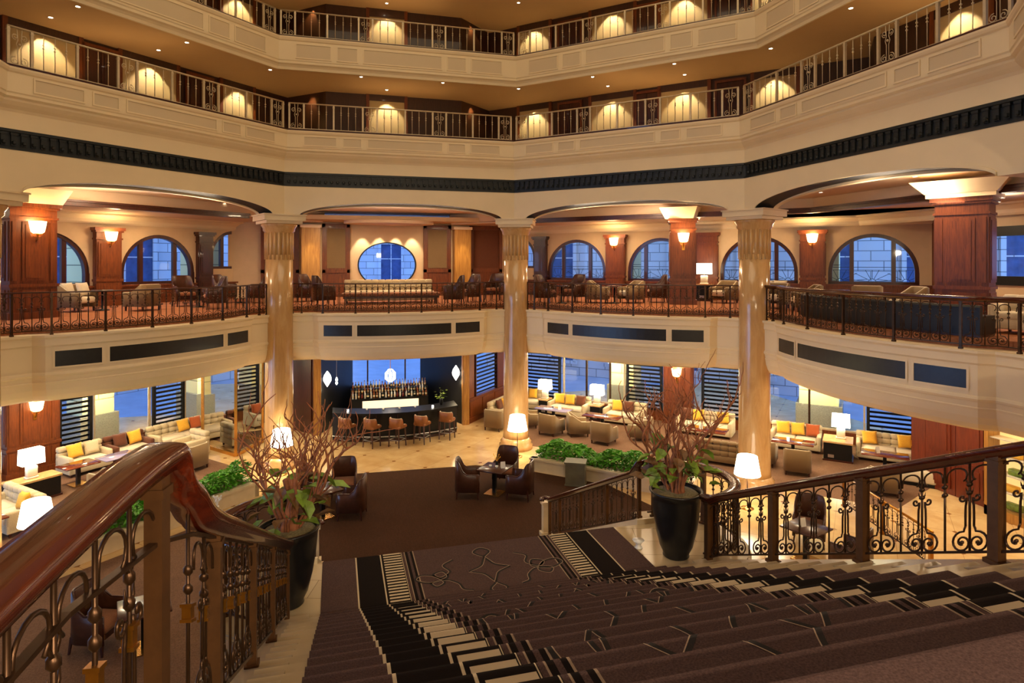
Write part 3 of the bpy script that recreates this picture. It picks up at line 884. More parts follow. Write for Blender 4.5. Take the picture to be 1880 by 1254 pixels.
def g_blind(phi, t0, t1, label, n=16.12):
    o = thing('louvre_blind', label, 'blind', bay(phi, t0, n, .42), bay_rz(phi), 'louvred blinds at the ground floor windows')
    w = t1-t0
    mb = MB(); mb.bx(0, .1, -.06, .06, 0, 3.0); mb.bx(w-.1, w, -.06, .06, 0, 3.0); mb.bx(0, w, -.06, .06, 0, .09); mb.build('frame', M['black'], o)
    mb = MB()
    k = 17
    for i in range(k):
        z = .16+2.8*i/k
        mb.at(w/2, 0, z+.04, 0, math.radians(-70)); mb.box(0, 0, 0, w-.2, .085, .016)
    mb.build('slats', M['black'], o)
g_blind(45, -7.0, -5.2, 'black slatted blind right behind the back column, beside the sofa lamp')
g_blind(45, -2.08, -.5, 'black slatted blind left of the wood pillar in the right lounge')
g_blind(45, 1.1, 2.95, 'black slatted blind right of the wood pillar, beside the front right column')
g_blind(45, 6.92, 8.5, 'black slatted blind at the far right end of the right lounge')
g_blind(135, .5, 1.55, 'black slatted blind next to the lit wood pillar in the left lounge')
g_blind(135, 3.66, 4.9, 'black slatted blind in the middle of the left lounge windows')
m, L = diag(3.06, 13.4, 6.06, 16.86, 0, 0)
o = thing('louvre_blind', 'black slatted blind over wood dado between bar niche and back column', 'blind', m.M @ Vector((.55, 0, 1.02)), math.atan2(3.46, 3.0), 'louvred blinds at the ground floor windows')
w = L-2.5
mb = MB(); mb.bx(0, .07, -.05, .05, 0, 2.4); mb.bx(w-.07, w, -.05, .05, 0, 2.4); mb.build('frame', M['wood_dark'], o)
mb = MB()
for i in range(14): mb.at(w/2, 0, .12+2.3*i/14, 0, math.radians(-70)); mb.box(0, 0, 0, w-.14, .08, .016)
mb.build('slats', M['black'], o)

# wood pillars with raised panels; each is one thing
def wood_pillar(label, loc, rz, w, d, h, mat=None, group='wood panelled pillars'):
    t = thing('wood_pillar', label, 'pillar', loc, rz, group); mat = mat or M['wood']
    mb = MB(); mb.bx(-w/2, w/2, -d/2, d/2, 0, h)
    mb.build('shaft', mat, t)
    mb = MB(); mb.bx(-w/2-.05, w/2+.05, -d/2-.05, d/2+.05, 0, .18); mb.bx(-w/2-.035, w/2+.035, -d/2-.035, d/2+.035, .85, .93); mb.build('plinth', mat, t)
    mb = MB()
    for z0, z1, e in ((h-.42, h-.36, .03), (h-.16, h-.1, .05), (h-.1, h, .09)): mb.bx(-w/2-e, w/2+e, -d/2-e, d/2+e, z0, z1)
    mb.build('capital', mat, t)
    k = 3 if w > .9 else 1
    for fx in ((0, 'y'), (1, 'x')):
        ww = w if fx[1] == 'y' else d
        kk = 3 if ww > .9 else 1
        cuts = [0, .2, .8, 1] if kk == 3 else [0, 1]
        for i in range(kk):
            a = -ww/2+ww*cuts[i]+.05; b = -ww/2+ww*cuts[i+1]-.05
            for q in ((.28, .78), (1.02, h-.5)):
                for s in ((-1,) if fx[1] == 'y' else (-1, 1)):
                    mb = MB()
                    if fx[1] == 'y':
                        y = s*d/2; mb.bx(a, b, min(y, y+s*.025), max(y, y+s*.025), *q); mb.bx(a+.07, b-.07, min(y, y+s*.04), max(y, y+s*.04), q[0]+.07, q[1]-.07) if b-a > .2 else None
                    else:
                        x = s*w/2; mb.bx(min(x, x+s*.025), max(x, x+s*.025), a, b, *q); mb.bx(min(x, x+s*.04), max(x, x+s*.04), a+.07, b-.07, q[0]+.07, q[1]-.07) if b-a > .2 else None
                    mb.build('raised_panel', mat, t)
    return t
def sconce(label, loc, rz, group='lit wall sconces', s=1.0):
    t = thing('wall_sconce', label, 'wall light', loc, rz, group)
    mb = MB().smooth(); mb.lathe([(.0, -.17), (.02, -.165), (.015, -.1), (.03, -.06), (.05, -.03), (.0, -.02)], 10, 0, -.12)
    mb.tube([(0, 0, -.2), (0, -.06, -.22), (0, -.12, -.16)], .012, 6)
    mb.smooth(False); mb.box(0, -.012, -.2, .09, .024, .2)
    for sx in (-1, 1): mb.tube([(0, -.1, -.12), (sx*.08, -.1, -.1), (sx*.13, -.1, -.02), (sx*.1, -.1, .02)], .007, 5)
    mb.build('bracket', M['gilt'], t)
    s = 1.25; mb = MB().smooth(); mb.lathe([(.08*s, -.02), (.12*s, .02), (.14*s, .14), (.16*s, .3)], 16, 0, -.12, 0, False); mb.build('glass_shade', M['bulb'], t)
    L = bpy.data.lights.new('sconce_light', 'POINT'); L.energy = 72*LS; L.color = (1, .66, .3); L.shadow_soft_size = .12
    lo = bpy.data.objects.new('sconce_light', L); COL.objects.link(lo); lo.parent = t; lo.location = (0, -.30, .24)
    return t
LS = 1.0
for phi, t, lab in ((135, -1.86, 'wood pilaster between the two leftmost arched windows'), (135, 2.04, 'wood pilaster with lit sconce left of the big left arched window'), (135, 5.75, 'plain dark wood pilaster right of the big left arched window'),
                    (45, -6.2, 'plain wood pilaster just right of the back column on the mezzanine'), (45, -2.55, 'wood pilaster with lit sconce between the two arches right of the back column'),
                    (45, 1.32, 'wood pilaster lit by a low lamp behind the right wood pillar'), (45, 5.17, 'wood pilaster with lit sconce between the two far right arches')):
    wood_pillar(lab, bay(phi, t, 16.08, MEZ), bay_rz(phi), .84 if 'plain' not in lab else .6, .24, 2.72, M['wood_dark'] if 'plain' in lab else None, 'wood pilasters between mezzanine windows')
sconce('lit sconce on the pilaster left of the big left arched window', bay(135, 2.04, 15.95, 7.42), bay_rz(135))
sconce('lit sconce on the pilaster between the two arches right of the back column', bay(45, -2.55, 15.95, 7.42), bay_rz(45))
sconce('lit sconce on the pilaster between the two far right arches', bay(45, 5.17, 15.95, 7.42), bay_rz(45))
wood_pillar('big wood pillar with sconce at the left end of the mezzanine', bay(135, -1.75, 12.9, MEZ), bay_rz(135), 1.1, .95, 3.08)
sconce('lit sconce on the big wood pillar at the left end of the mezzanine', bay(135, -1.72, 12.42, 7.45), bay_rz(135))
wood_pillar('wood pillar with sconce standing free in front of the right arched windows', bay(45, 1.12, 12.9, MEZ), bay_rz(45)+math.radians(18), .85, .8, 3.08)
sconce('lit sconce on the free standing wood pillar left of the front right column', bay(45, 1.12, 12.9, 7.4)+Vector((-.454, -.891, 0))*.43, bay_rz(45)+math.radians(18))
wood_pillar('widest wood pillar with plain panels at the right end of the mezzanine', (12.75, CY+.05, MEZ), math.radians(-62), 1.08, .85, 3.08)
mb = MB(); mb.at(12.75, CY+.05, MEZ+3.08, math.radians(-62)); mb.prism([(-.7, -.58), (.7, -.58), (.7, .58), (-.7, .58)], 0, .1)
mb.taper(0, 0, .1, .4, 1.45, 1.2, 2.0, 1.7)
struct('trim_pillar_cornice', mb, M['cream'])
mb = MB(); bmat(mb, 135, 12.9, -1.75, MEZ+3.08); mb.taper(0, 0, 0, .4, 1.3, 1.15, 1.65, 1.5); struct('trim_pillar_cornice_left', mb, M['cream'])
mb = MB(); bmat(mb, 45, 12.9, 1.12, MEZ+3.08); mb.taper(0, 0, 0, .4, 1.0, .95, 1.35, 1.3); struct('trim_pillar_cornice_right', mb, M['cream'])
wood_pillar('wood pillar with sconce between the blinds in the right lounge', bay(45, .2, 16.0, 0), bay_rz(45), 1.15, .4, 3.46)
sconce('lit sconce on the wood pillar between the blinds in the right lounge', bay(45, .2, 15.77, 2.02), bay_rz(45))
wood_pillar('wood pillar with sconce left of the blinds in the left lounge', bay(135, -.3, 16.0, 0), bay_rz(135), 1.45, .4, 3.46)
sconce('lit sconce on the wood pillar in the left lounge above the console lamp', bay(135, -.3, 15.77, 2.02), bay_rz(135))

# marble columns
def make_column():
    t = thing('marble_column', '', 'column', (0,0,0), 0, 'marble columns round the atrium')
    mb = MB().smooth(); n = 48
    prof = [(.60, 0), (.60, .16), (.54, .2), (.56, .28), (.5, .34), (.47, .4)]
    mb.lathe(prof, 32); mb.build('base', M['marble_col'], t)
    mb = MB().smooth(); mb.lathe([(.47, .4), (.45, .6), (.435, 3.6), (.43, 5.2), (.43, 6.9)], 40); mb.build('shaft', M['marble_col'], t)
    mb = MB()                                       # reeded band below the capital
    for k in range(20):
        a = 2*PI*k/20; mb.smooth(); mb.tube([(.415*math.cos(a), .415*math.sin(a), 6.75), (.415*math.cos(a), .415*math.sin(a), 7.62)], .042, 8)
    mb.lathe([(.42, 6.75), (.42, 7.6), (.5, 7.68), (.5, 7.75), (.56, 7.84), (.56, 7.9)], 40)
    mb.build('reeded_neck', M['marble_col'], t)
    mb = MB(); mb.box(0, 0, 7.95, 1.14, 1.14, .1); mb.box(0, 0, 8.08, 1.3, 1.3, .17); mb.box(0, 0, 8.18, 1.36, 1.36, .04); mb.build('capital', M['cream'], t)
    return t
col = Proto(make_column)
for a, lab in ((112.5, 'honey marble column left of the bar, with floor lamp in front'), (67.5, 'honey marble column at the back, right of the bar'),
               (22.5, 'honey marble column nearest on the right, floor lamp before it'), (157.5, 'honey marble column at the left edge of the hall')):
    ar = math.radians(a); col(Vector((10.5*math.cos(ar), CY+10.5*math.sin(ar), 0)), math.radians(a-90), lab)

# outdoors at dusk
mb = MB(); mb.bx(-70, 70, 12, 90, -.5, -.26); struct('ground_street', mb, M['asphalt'])
def building(label, phi, n, w, h):
    t = thing('stone_building', label, 'building', bay(phi, 0, n, -.26), bay_rz(phi), 'stone buildings across the street')
    mb = MB(); mb.bx(-w/2, w/2, 0, 3, 0, h); mb.build('wall', M['facade'], t)
    mb = MB()
    for z in (4.4, 9.2, 13): mb.bx(-w/2, w/2, -.25, 0, z, z+.3); mb.bx(-w/2, w/2, -.15, 0, z-.25, z)
    mb.build('cornice', M['facade'], t)
    k = int(w/3.4)
    for i in range(k):
        x = -w/2 + (i+.5)*w/k
        for r, (z, hh) in enumerate(((.9, 2.9), (5.5, 2.8), (10, 2.4))):
            mb = MB(); mb.bx(x-.75, x+.75, -.03, .02, z, z+hh)
            lit = (i*7+r*3) % 11 == 3
            f = mb.build('window', M['lit_window'] if lit else M['dark_glass'], t)
            mb = MB()
            for q in ((x-.95, x-.75, z-.1, z+hh+.1), (x+.75, x+.95, z-.1, z+hh+.1), (x-1.05, x+1.05, z+hh+.02, z+hh+.3), (x-1, x+1, z-.2, z)): mb.bx(q[0], q[1], -.14, 0, q[2], q[3])
            mb.bx(x-.03, x+.03, -.06, 0, z, z+hh); mb.bx(x-.75, x+.75, -.06, 0, z+hh*.6, z+hh*.6+.06)
            mb.build('surround', M['facade'], f)
building('grey stone building with tall windows beyond the right arched windows', 45, 25.5, 30, 15)
building('grey stone building seen through the left arched windows', 135, 27, 30, 15)
building('pale stone building facing the oval window', 90, 36, 22, 14)
building('stone building beyond the low window at the far right', 0, 36, 24, 12)
def pillar_out(label, phi, t, n, w):
    o = thing('arcade_pillar', label, 'pillar', bay(phi, t, n, -.26), bay_rz(phi), 'stone arcade pillars outside the windows')
    mb = MB(); mb.bx(-w/2-.12, w/2+.12, -w/2-.12, w/2+.12, 0, 1.32); mb.bx(-w/2-.18, w/2+.18, -w/2-.18, w/2+.18, 0, .25); mb.build('plinth', M['plinth'], o)
    mb = MB(); mb.bx(-w/2, w/2, -w/2, w/2, 1.32, 8.6); mb.build('shaft', M['pillar_stone'], o)
    L = bpy.data.lights.new('arcade_light', 'POINT'); L.energy = 420; L.color = (1, .86, .5); L.shadow_soft_size = .2
    lo = bpy.data.objects.new('arcade_light', L); COL.objects.link(lo); lo.location = bay(phi, t-.3, n-w/2-.75, 2.6)
pillar_out('stone arcade pillar outside the leftmost clear window of the left lounge', 135, 2.55, 18.2, 1.1)
pillar_out('stone arcade pillar outside the entrance window of the left lounge', 135, 7.2, 18.4, 1.2)
pillar_out('stone arcade pillar outside the lounge window left of the wood pillar', 45, -2.75, 18.0, 1.1)
pillar_out('stone arcade pillar outside the lounge window right of the front right column', 45, 5.3, 18.2, 1.4)
# ------------------------------------------------------------------ gallery wall panels, doors, spots
def spot_light(loc, energy, target, size=95, blend=.5, col=(1, .78, .45), soft=.05):
    L = bpy.data.lights.new('spot', 'SPOT'); L.energy = energy; L.color = col; L.spot_size = math.radians(size); L.spot_blend = blend; L.shadow_soft_size = soft
    o = bpy.data.objects.new('spot', L); COL.objects.link(o); o.location = loc
    o.rotation_euler = (Vector(target)-Vector(loc)).to_track_quat('-Z', 'Y').to_euler(); return o
def downlight(loc, label, group, r=.05):
    t = thing('downlight', label, 'ceiling light', loc, 0, group)
    mb = MB().smooth(); mb.lathe([(r, -.004), (r*1.5, -.012), (r*1.6, 0), (r, 0)], 14); mb.build('trim_ring', M['pale_metal'], t)
    mb = MB(); mb.lathe([(.001, -.006), (r, -.006), (r, 0), (.001, 0)], 14, cap=False); mb.build('lens', M['spot'], t)
    return t
DL = {}
def dl(loc, label, group):
    k = group
    if k not in DL: DL[k] = downlight(loc, label, group); return DL[k]
    return dup(DL[k], loc, 0, label, group)
mb = MB()
mb.bx(0, 1, 0, .02, 0, 2.05)
GAL = {90: [(-.99, .34)], 45: [(-5.45, -4.12), (-2.29, -.62), (.41, 2.06), (3.6, 4.9)], 135: [(-2.27, -.56), (.65, 2.37), (4.07, 5.31)], 0: [(-.7, .7)]}
for lev, (z0, zc) in enumerate(((10.84, 13.1), (14.06, 16.4))):
    ln = 'lower' if lev == 0 else 'upper'
    for phi, L in GAL.items():
        n = 12.6 if phi in (90, 0) else 12.68
        for a, b in L:
            mb = MB(); bmat(mb, phi); mb.bx(a, b, n-.04, n+.02, z0, zc)
            o = struct('wall_%s_gallery_panel' % ln, mb, M['gallery_tan'])
            q = MB(); bmat(q, phi); q.bx(a, b, n-.07, n-.03, z0+2.02, zc); q.build('shade_band', M['corridor'], o)  # dark band stands in for the shade above the light pool
            for x in (a-.12, b):
                q = MB(); bmat(q, phi); q.bx(x, x+.12, n-.08, n+.02, z0, zc); q.build('wood_strip', M['wood'], o)
            c = (a+b)/2
            spot_light(bay(phi, c, n-.42, zc-.06), 170*LS, bay(phi, c, n-.10, z0+.5), 84, .3, (1, .87, .58))
        # dark doors between the lit panels
        xs = sorted(L)
        for i in range(len(xs)-1):
            c = (xs[i][1]+xs[i+1][0])/2
            o = bpy.data.objects.new('door_%d' % (100+lev*20+phi//5+i), None); COL.objects.link(o); o.location = bay(phi, c, n-.01, z0); o.rotation_euler = (0, 0, bay_rz(phi)); o['kind'] = 'structure'
            for s in (-1, 1):
                q = MB(); x0, x1 = (.01, .44) if s > 0 else (-.44, -.01)
                q.bx(x0, x1, -.05, 0, .01, 2.05); q.bx(x0+.08, x1-.08, -.065, -.05, .2, .9); q.bx(x0+.08, x1-.08, -.065, -.05, 1.05, 1.9)
                q.build('door_leaf', M['wood_dark'], o)
            q = MB(); q.bx(-.52, -.45, -.07, 0, 0, 2.14); q.bx(.45, .52, -.07, 0, 0, 2.14); q.bx(-.52, .52, -.07, 0, 2.07, 2.16); q.build('door_frame', M['wood'], o)
    # lit pockets beside the corner columns
    for sx in (-1, 1):
        P = Vector((sx*3.35, CY+13.15, zc-.06))
        spot_light(P+Vector((-sx*.25, -.25, 0)), 90*LS, P+Vector((sx*.1, .2, -2)), 80, .4, (1, .72, .3))
GRP = {0: 'downlights in the ceiling of the lower gallery', 1: 'downlights in the ceiling of the top gallery', 2: 'downlights in the mezzanine ceiling'}
for i, p in enumerate([(93, 32), (143, 12), (291, 92), (343, 78), (496, 128), (663, 141), (710, 165), (813, 152), (952, 163), (1088, 141), (1116, 158), (1238, 117), (1257, 137), (1415, 89), (1562, 15)]):
    q = at(*p, 13.1)
    side = 'left part' if p[0] < 550 else 'back part' if p[0] < 960 else 'right part'
    dl(q, 'small round lit downlight in the tan ceiling over the lower gallery, ' + side, GRP[0])
for p in ((655, 31), (710, 6), (805, 45), (952, 5), (1105, 26), (982, 51)):
    dl(at(*p, 16.4), 'small round lit downlight in the ceiling over the top gallery, ' + ('left of the back corner' if p[0] < 900 else 'right of the back corner'), GRP[1])
for p in ((253, 348), (395, 378), (412, 373), (1680, 324), (1580, 326), (1784, 328), (1600, 367), (1507, 353)):
    dl(at(*p, 8.78), 'small round lit downlight in the mezzanine ceiling over the ' + ('left lounge' if p[0] < 500 else 'far right lounge'), GRP[2])

for phi, t, lab in ((135, 4.75, 'black console table behind the top gallery railing, upper left'), (90, 2.2, 'black console table behind the top gallery railing, left of the back corner'),
                    (45, 1.25, 'black console table behind the top gallery railing, upper right')):
    o = thing('gallery_console', lab, 'table', bay(phi, t, 12.05, 14.075), bay_rz(phi))
    mb = MB(); mb.bx(-.45, .45, -.16, .16, .62, .7); mb.bx(-.42, .42, -.14, .14, .42, .62); mb.build('top', M['black'], o)
    for x in (-.4, .4):
        for y in (-.13, .13):
            mb = MB(); mb.bx(x-.02, x+.02, y-.02, y+.02, 0, .42); mb.build('leg', M['black'], o)
# ------------------------------------------------------------------ balustrades
SP = .217
def spiral(cx, cz, r0, r1, a0, a1, k=16):
    return [(cx+(r0+(r1-r0)*i/k)*math.cos(math.radians(a0+(a1-a0)*i/k)), 0, cz+(r0+(r1-r0)*i/k)*math.sin(math.radians(a0+(a1-a0)*i/k))) for i in range(k+1)]
BMESH = {}
def shear(mb, sl):
    if sl: mb.v = [Vector((p.x, p.y, p.z + sl*p.x)) for p in mb.v]
    return mb
def baluster(kind, H, sl, mat, thick=1.0, gold=False, lo=False):
    key = (kind, round(H, 3), round(sl, 3), mat, thick, gold)
    if key in BMESH: return BMESH[key]
    mb = MB().smooth(); h = H-.07; ns = 4 if lo else 6
    if kind == 'post':
        mb.smooth(False); w = .036*thick
        mb.bx(-w, w, -w, w, 0, h+.02); mb.bx(-w*1.5, w*1.5, -w*1.5, w*1.5, 0, .035); mb.bx(-w*1.25, w*1.25, -w*1.25, w*1.25, h*.93, h*.96)
        # posts stay upright
        me = mb.mesh('post', M[mat]); BMESH[key] = me; return me
    r = .0085*thick
    if kind in ('bar', 'lyre'):
        mb.tube([(0, 0, .09), (0, 0, h)], r, ns)
        for z in (.76*h, .68*h): mb.lathe([(r, -.02), (r*2.3, -.008), (r*2.3, .008), (r, .02)], 8, 0, 0, z, False)
        if gold: mb.m = 1; mb.smooth(False); mb.box(0, 0, .58*h, .034, .034, .045); mb.box(0, 0, .58*h+.028, .044, .044, .012); mb.box(0, 0, .58*h-.028, .044, .044, .012); mb.smooth()
        mb.m = 0
    if kind == 'lyre':
        for s in (-1, 1):
            top = spiral(s*.062, .60*h+.03, .008, .034, 200 if s > 0 else -20, (200-380) if s > 0 else (-20+380), 12)
            top = top + [(s*.030, 0, .60*h-.02), (s*.034, 0, .56*h)]
            P = top + [(s*.036, 0, .48*h), (s*.036, 0, .36*h)]
            mb.tube(catmull(P, 2) if not lo else P, r*.85, ns)
            vol = [(s*.036, 0, .36*h), (s*.046, 0, .335*h)] + spiral(s*.066, .205*h, .098*h+.008, .018, 100 if s > 0 else 80, (100-560) if s > 0 else (80+560), 24 if not lo else 14)
            mb.tube(vol, r*.9, ns)
            mb.ball(s*.066, 0, .205*h, .016*thick, 6)
            arc = [(s*SP*.92, 0, .80*h)] + [(s*(SP*.5+SP*.40*math.cos(PI*i/8)), 0, .86*h+.07*h*math.sin(PI*i/8)) for i in range(9)] + [(s*.03, 0, .82*h), (s*.05, 0, .80*h)]
            mb.tube(arc, r*.8, ns)
            if not lo:
                for dz in (.80*h, .70*h): mb.tube([(0, 0, dz-.03), (s*.028, 0, dz), (s*.034, 0, dz+.03)], [r, r*.8, .002], 4)
    if kind == 'panel':        # gallery scroll panel between two posts
        for s in (-1, 1):
            mb.tube([(s*.03, 0, .1), (s*.03, 0, .52*h), (s*.06, 0, .62*h), (s*.03, 0, .72*h), (s*.05, 0, h)], r*.9, ns)
            mb.tube(spiral(s*.09, .2*h, .085, .02, 100 if s > 0 else 80, (100-500) if s > 0 else (80+500), 14), r*.9, ns)
            mb.tube(spiral(s*.08, .8*h, .07, .02, -100 if s > 0 else -80, (-100+460) if s > 0 else (-80-460), 12), r*.9, ns)
        mb.ball(0, 0, .62*h, .03, 6)
    shear(mb, sl)
    me = mb.mesh(kind, [M[mat], M['gilt']] if gold else M[mat]); BMESH[key] = me; return me
HR = [(-.070, .0), (-.079, .018), (-.080, .046), (-.070, .060), (-.035, .066), (.035, .066), (.070, .060), (.080, .046), (.079, .018), (.070, .0), (.045, -.015), (.04, -.035), (-.04, -.035), (-.045, -.015)]
HR_S = [(-.03, 0), (-.032, .02), (-.018, .035), (.018, .035), (.032, .02), (.03, 0)]
class Path:
    def __init__(self, pts):
        self.p = [Vector(q) for q in pts]; self.L = [0]
        for a, b in zip(self.p, self.p[1:]): self.L.append(self.L[-1] + (b-a).to_2d().length)
        self.len = self.L[-1]
    def get(self, s):
        for i in range(len(self.p)-1):
            if s <= self.L[i+1] or i == len(self.p)-2:
                a, b = self.p[i], self.p[i+1]; l = max(1e-6, self.L[i+1]-self.L[i]); f = (s-self.L[i])/l
                d = b-a; return a+d*f, math.atan2(d.y, d.x), d.z/max(1e-6, d.to_2d().length)
def balustrade(label, cat, pts, items, H, mat='bronze', post_mat='bronze_brown', prof=HR, rail_mat='rail_wood', group=None, thick=1.0, gold=False, bottom=True, rail_pts=None, lo=False, post_th=1.0, bot_mat=None):
    P = Path(pts); root = P.p[0].copy()
    t = thing('balustrade', label, cat, root, 0, group)
    mb = MB().smooth()
    rp = rail_pts or [p+Vector((0, 0, H-.06)) for p in P.p]
    mb.sweep([Vector(p)-root for p in rp], prof); mb.build('handrail', M[rail_mat], t)
    if bottom:
        mb = MB(); mb.sweep([p-root+Vector((0, 0, .085)) for p in P.p], [(-.012, 0), (.012, 0), (.012, .022), (-.012, .022)])
        if not lo: mb.sweep([p-root+Vector((0, 0, H-.105)) for p in P.p], [(-.014, 0), (.014, 0), (.014, .015), (-.014, .015)])
        mb.build('bottom_rail', M[bot_mat or mat], t)
    for kind, s in items:
        p, a, sl = P.get(s)
        me = baluster(kind, H, 0 if kind == 'post' else sl, post_mat if kind == 'post' else mat, post_th if kind == 'post' else thick, gold and kind != 'post', lo)
        hz = 1.0
        if rail_pts and len(rail_pts) != len(P.p):
            for a_, b_ in zip(rail_pts, rail_pts[1:]):
                if min(a_.y, b_.y) <= p.y <= max(a_.y, b_.y):
                    f_ = (p.y-a_.y)/((b_.y-a_.y) or 1); hz = max(1.0, (a_.z+(b_.z-a_.z)*f_-p.z-.02)/(H-.06))
        nm = {'post': 'post', 'bar': 'baluster', 'lyre': 'scroll_baluster', 'panel': 'scroll_panel'}[kind]
        ob = link(nm, me, t, p-root, a); ob.scale.z = hz
    return t
def fill(L, posts, sp=SP, pat=('bar', 'lyre')):
    """posts at the given distances, balusters between them; lyres alternate with bars and start next to the posts"""
    out = [('post', s) for s in posts]
    for a, b in zip(posts, posts[1:]):
        n = max(1, int(round((b-a)/sp))-1)
        for i in range(n):
            k = pat[(i+1) % len(pat)]
            out.append((k, a+(b-a)*(i+1)/(n+1)))
    return out

# upper galleries: pale iron
def gallery(phi, n, z, label, H=.94):
    tm = n*T8 - .04
    pts = [bay(phi, -tm, n+.12, z), bay(phi, tm, n+.12, z)]
    L = 2*tm; seq = ['S', 'B', 'B', 'S', 'B', 'B', 'S', 'B', 'B', 'S']
    wS = .46; wB = (L-4*wS)/6
    x = 0; posts = [0]; items = []
    for q in seq:
        w = wS if q == 'S' else wB
        if q == 'S': items.append(('panel', x+w/2))
        else: items += [('bar', x+w*(i+1)/4) for i in range(3)]
        x += w; posts.append(x)
    items += [('post', min(max(s, .02), L-.02)) for s in posts]
    balustrade(label, 'railing', pts, items, H, 'pale_metal', 'pale_metal', HR_S, 'pale_metal', 'pale iron gallery railings', 1.25, False, True, None, True, .75)
gallery(135, 8.98, 10.84, 'pale iron railing of the lower gallery, left side')
gallery(90, 8.98, 10.84, 'pale iron railing of the lower gallery, back side left of the middle corner')
gallery(45, 8.98, 10.84, 'pale iron railing of the lower gallery, back side right of the middle corner')
gallery(0, 8.98, 10.84, 'pale iron railing of the lower gallery, right side')
gallery(-45, 8.98, 10.84, 'pale iron railing of the lower gallery, cut by the right edge of view')
gallery(135, 9.73, 14.06, 'pale iron railing of the top gallery, at the upper left')
gallery(90, 9.73, 14.06, 'pale iron railing of the top gallery, left of the middle corner')
gallery(45, 9.73, 14.06, 'pale iron railing of the top gallery, right of the middle corner')
gallery(0, 9.73, 14.06, 'pale iron railing of the top gallery, at the upper right')
# dark wood kerb under each gallery railing
for n, z, nm in ((8.98, 10.84, 'lower'), (9.73, 14.06, 'upper')):
    mb = MB(); ring(mb, [(n+.04, z), (n+.04, z+.07), (n+.2, z+.07), (n+.2, z)]); struct('trim_%s_gallery_kerb' % nm, mb, M['wood_dark'])

# mezzanine: dark bronze, bowed
for phi, lab in ((135, 'dark bronze scroll railing along the left mezzanine'), (90, 'dark bronze scroll railing along the back mezzanine before the sofa'),
                 (45, 'dark bronze scroll railing along the right mezzanine between the two columns'), (0, 'dark bronze scroll railing along the far right mezzanine with mahogany rail')):
    P = fascia_path(phi, LEDGE, .07, 3.62); pp = Path(P); L = pp.len
    n = 7 if phi != 0 else 6
    posts = [.02+(L-.04)*i/n for i in range(n+1)]
    posts = sorted(posts + [posts[0]+.28, posts[-1]-.28])
    balustrade(lab, 'railing', P, fill(L, posts, .19), 1.02, 'bronze', 'bronze', HR_S if phi != 0 else HR, 'wood_dark' if phi != 0 else 'rail_wood', 'bronze mezzanine railings', 1.25, False, True, None, phi != 0, .62)

# ------------------------------------------------------------------ the grand stair
RISE, TREAD = .155, .3377
V0 = 7.60; V1 = 9.27; UW = 3.05
ST = [(V1, LAND), (V0, LAND)]
z, v = LAND, V0
for k in range(18):
    z += RISE; ST.append((v, z))
    if k < 17: v -= TREAD; ST.append((v, z))
ST.append((-3.0, z)); TOPV = v
mb = MB()
poly = [(V1, 0)] + ST + [(-3.0, 0)]
mb.xprism(poly, -2.75, 2.75)
struct('staircase', mb, M['stair_stone'])
# landing with the two rounded bays
LC, LR = 8.62, .98
mb = MB()
def landing_outline(off=0):
    P = [(-2.75, V0), (2.7, V0)]
    P += [(2.72+(LR+off)*math.sin(PI*i/16), LC-(LR+off)*math.cos(PI*i/16)) for i in range(17)]
    P += [(2.55, V1+.35), (-2.55, V1+.35)] if 0 else [(2.6, V1), (-2.6, V1)]
    P += [(-2.72-(LR+off)*math.sin(PI*i/16), LC+(LR+off)*math.cos(PI*i/16)) for i in range(17)]
    return P
mb.prism(landing_outline(.12), 0, LAND-.10); mb.prism(landing_outline(.20), LAND-.10, LAND-.02); mb.prism(landing_outline(.16), LAND-.02, LAND+.004)
struct('floor_landing', mb, M['landing'])
# runner carpet with its ornament
CC = -.175; CW = 2.255
def carpet_pts(st, e=.014, ch=.034):
    """offset path of the runner, noses rounded; returns (y, z, s)"""
    out = []
    n = len(st)
    for i, (y, zz) in enumerate(st):
        nose = 0 < i < n-1 and st[i-1][0] == y and st[i+1][1] == zz     # going up a riser then along the tread
        root = 0 < i < n-1 and st[i-1][1] == zz and st[i+1][0] == y
        if nose: out += [(y+e, zz+e-ch*1.6), (y+e+.016, zz+e-ch), (y+e+.016, zz+e-ch*.45), (y+e+.004, zz+e-ch*.1), (y+e-ch*.4, zz+e)]
        elif root: out.append((y+e, zz+e))
        else: out.append((y, zz+e))
    res = []; s = 0
    for i, (y, zz) in enumerate(out):
        if i: s += math.hypot(y-out[i-1][0], zz-out[i-1][1])
        res.append((y, zz, s))
    return res
CP = carpet_pts([(a, b) for a, b in ST])
def runner(name, CPl, x0, x1, extra=None):
    vs = []; fs = []; us = []
    for y, zz, s in CPl:
        vs += [(x0, y, zz), (x1, y, zz)]; us += [(x0-CC, s), (x1-CC, s)]
    for i in range(len(CPl)-1): fs.append((2*i, 2*i+1, 2*i+3, 2*i+2))
    nb = len(fs)
    mi = [0]*nb
    if extra: extra(vs, fs, us, mi)
    me = bpy.data.meshes.new(name); me.from_pydata(vs, [], fs)
    for m in (M['runner'], M['runner_dark'], M['runner_pale']): me.materials.append(m)
    me.polygons.foreach_set('material_index', mi)
    uv = me.uv_layers.new(name='UVMap')
    for l in me.loops: uv.data[l.index].uv = us[l.vertex_index]
    me.update()
    o = link(name, me); o['kind'] = 'structure'; return o
def on_path(CPl, s):
    for i in range(len(CPl)-1):
        a, b = CPl[i], CPl[i+1]
        if s <= b[2]:
            f = (s-a[2])/max(1e-6, b[2]-a[2]); dy, dz = b[0]-a[0], b[1]-a[1]; l = math.hypot(dy, dz) or 1
            # outward normal of the walking surface
            ny, nz = (dz/l, -dy/l)
            return a[0]+dy*f, a[1]+dz*f, ny, nz
    a = CPl[-1]; return a[0], a[1], 0, 1
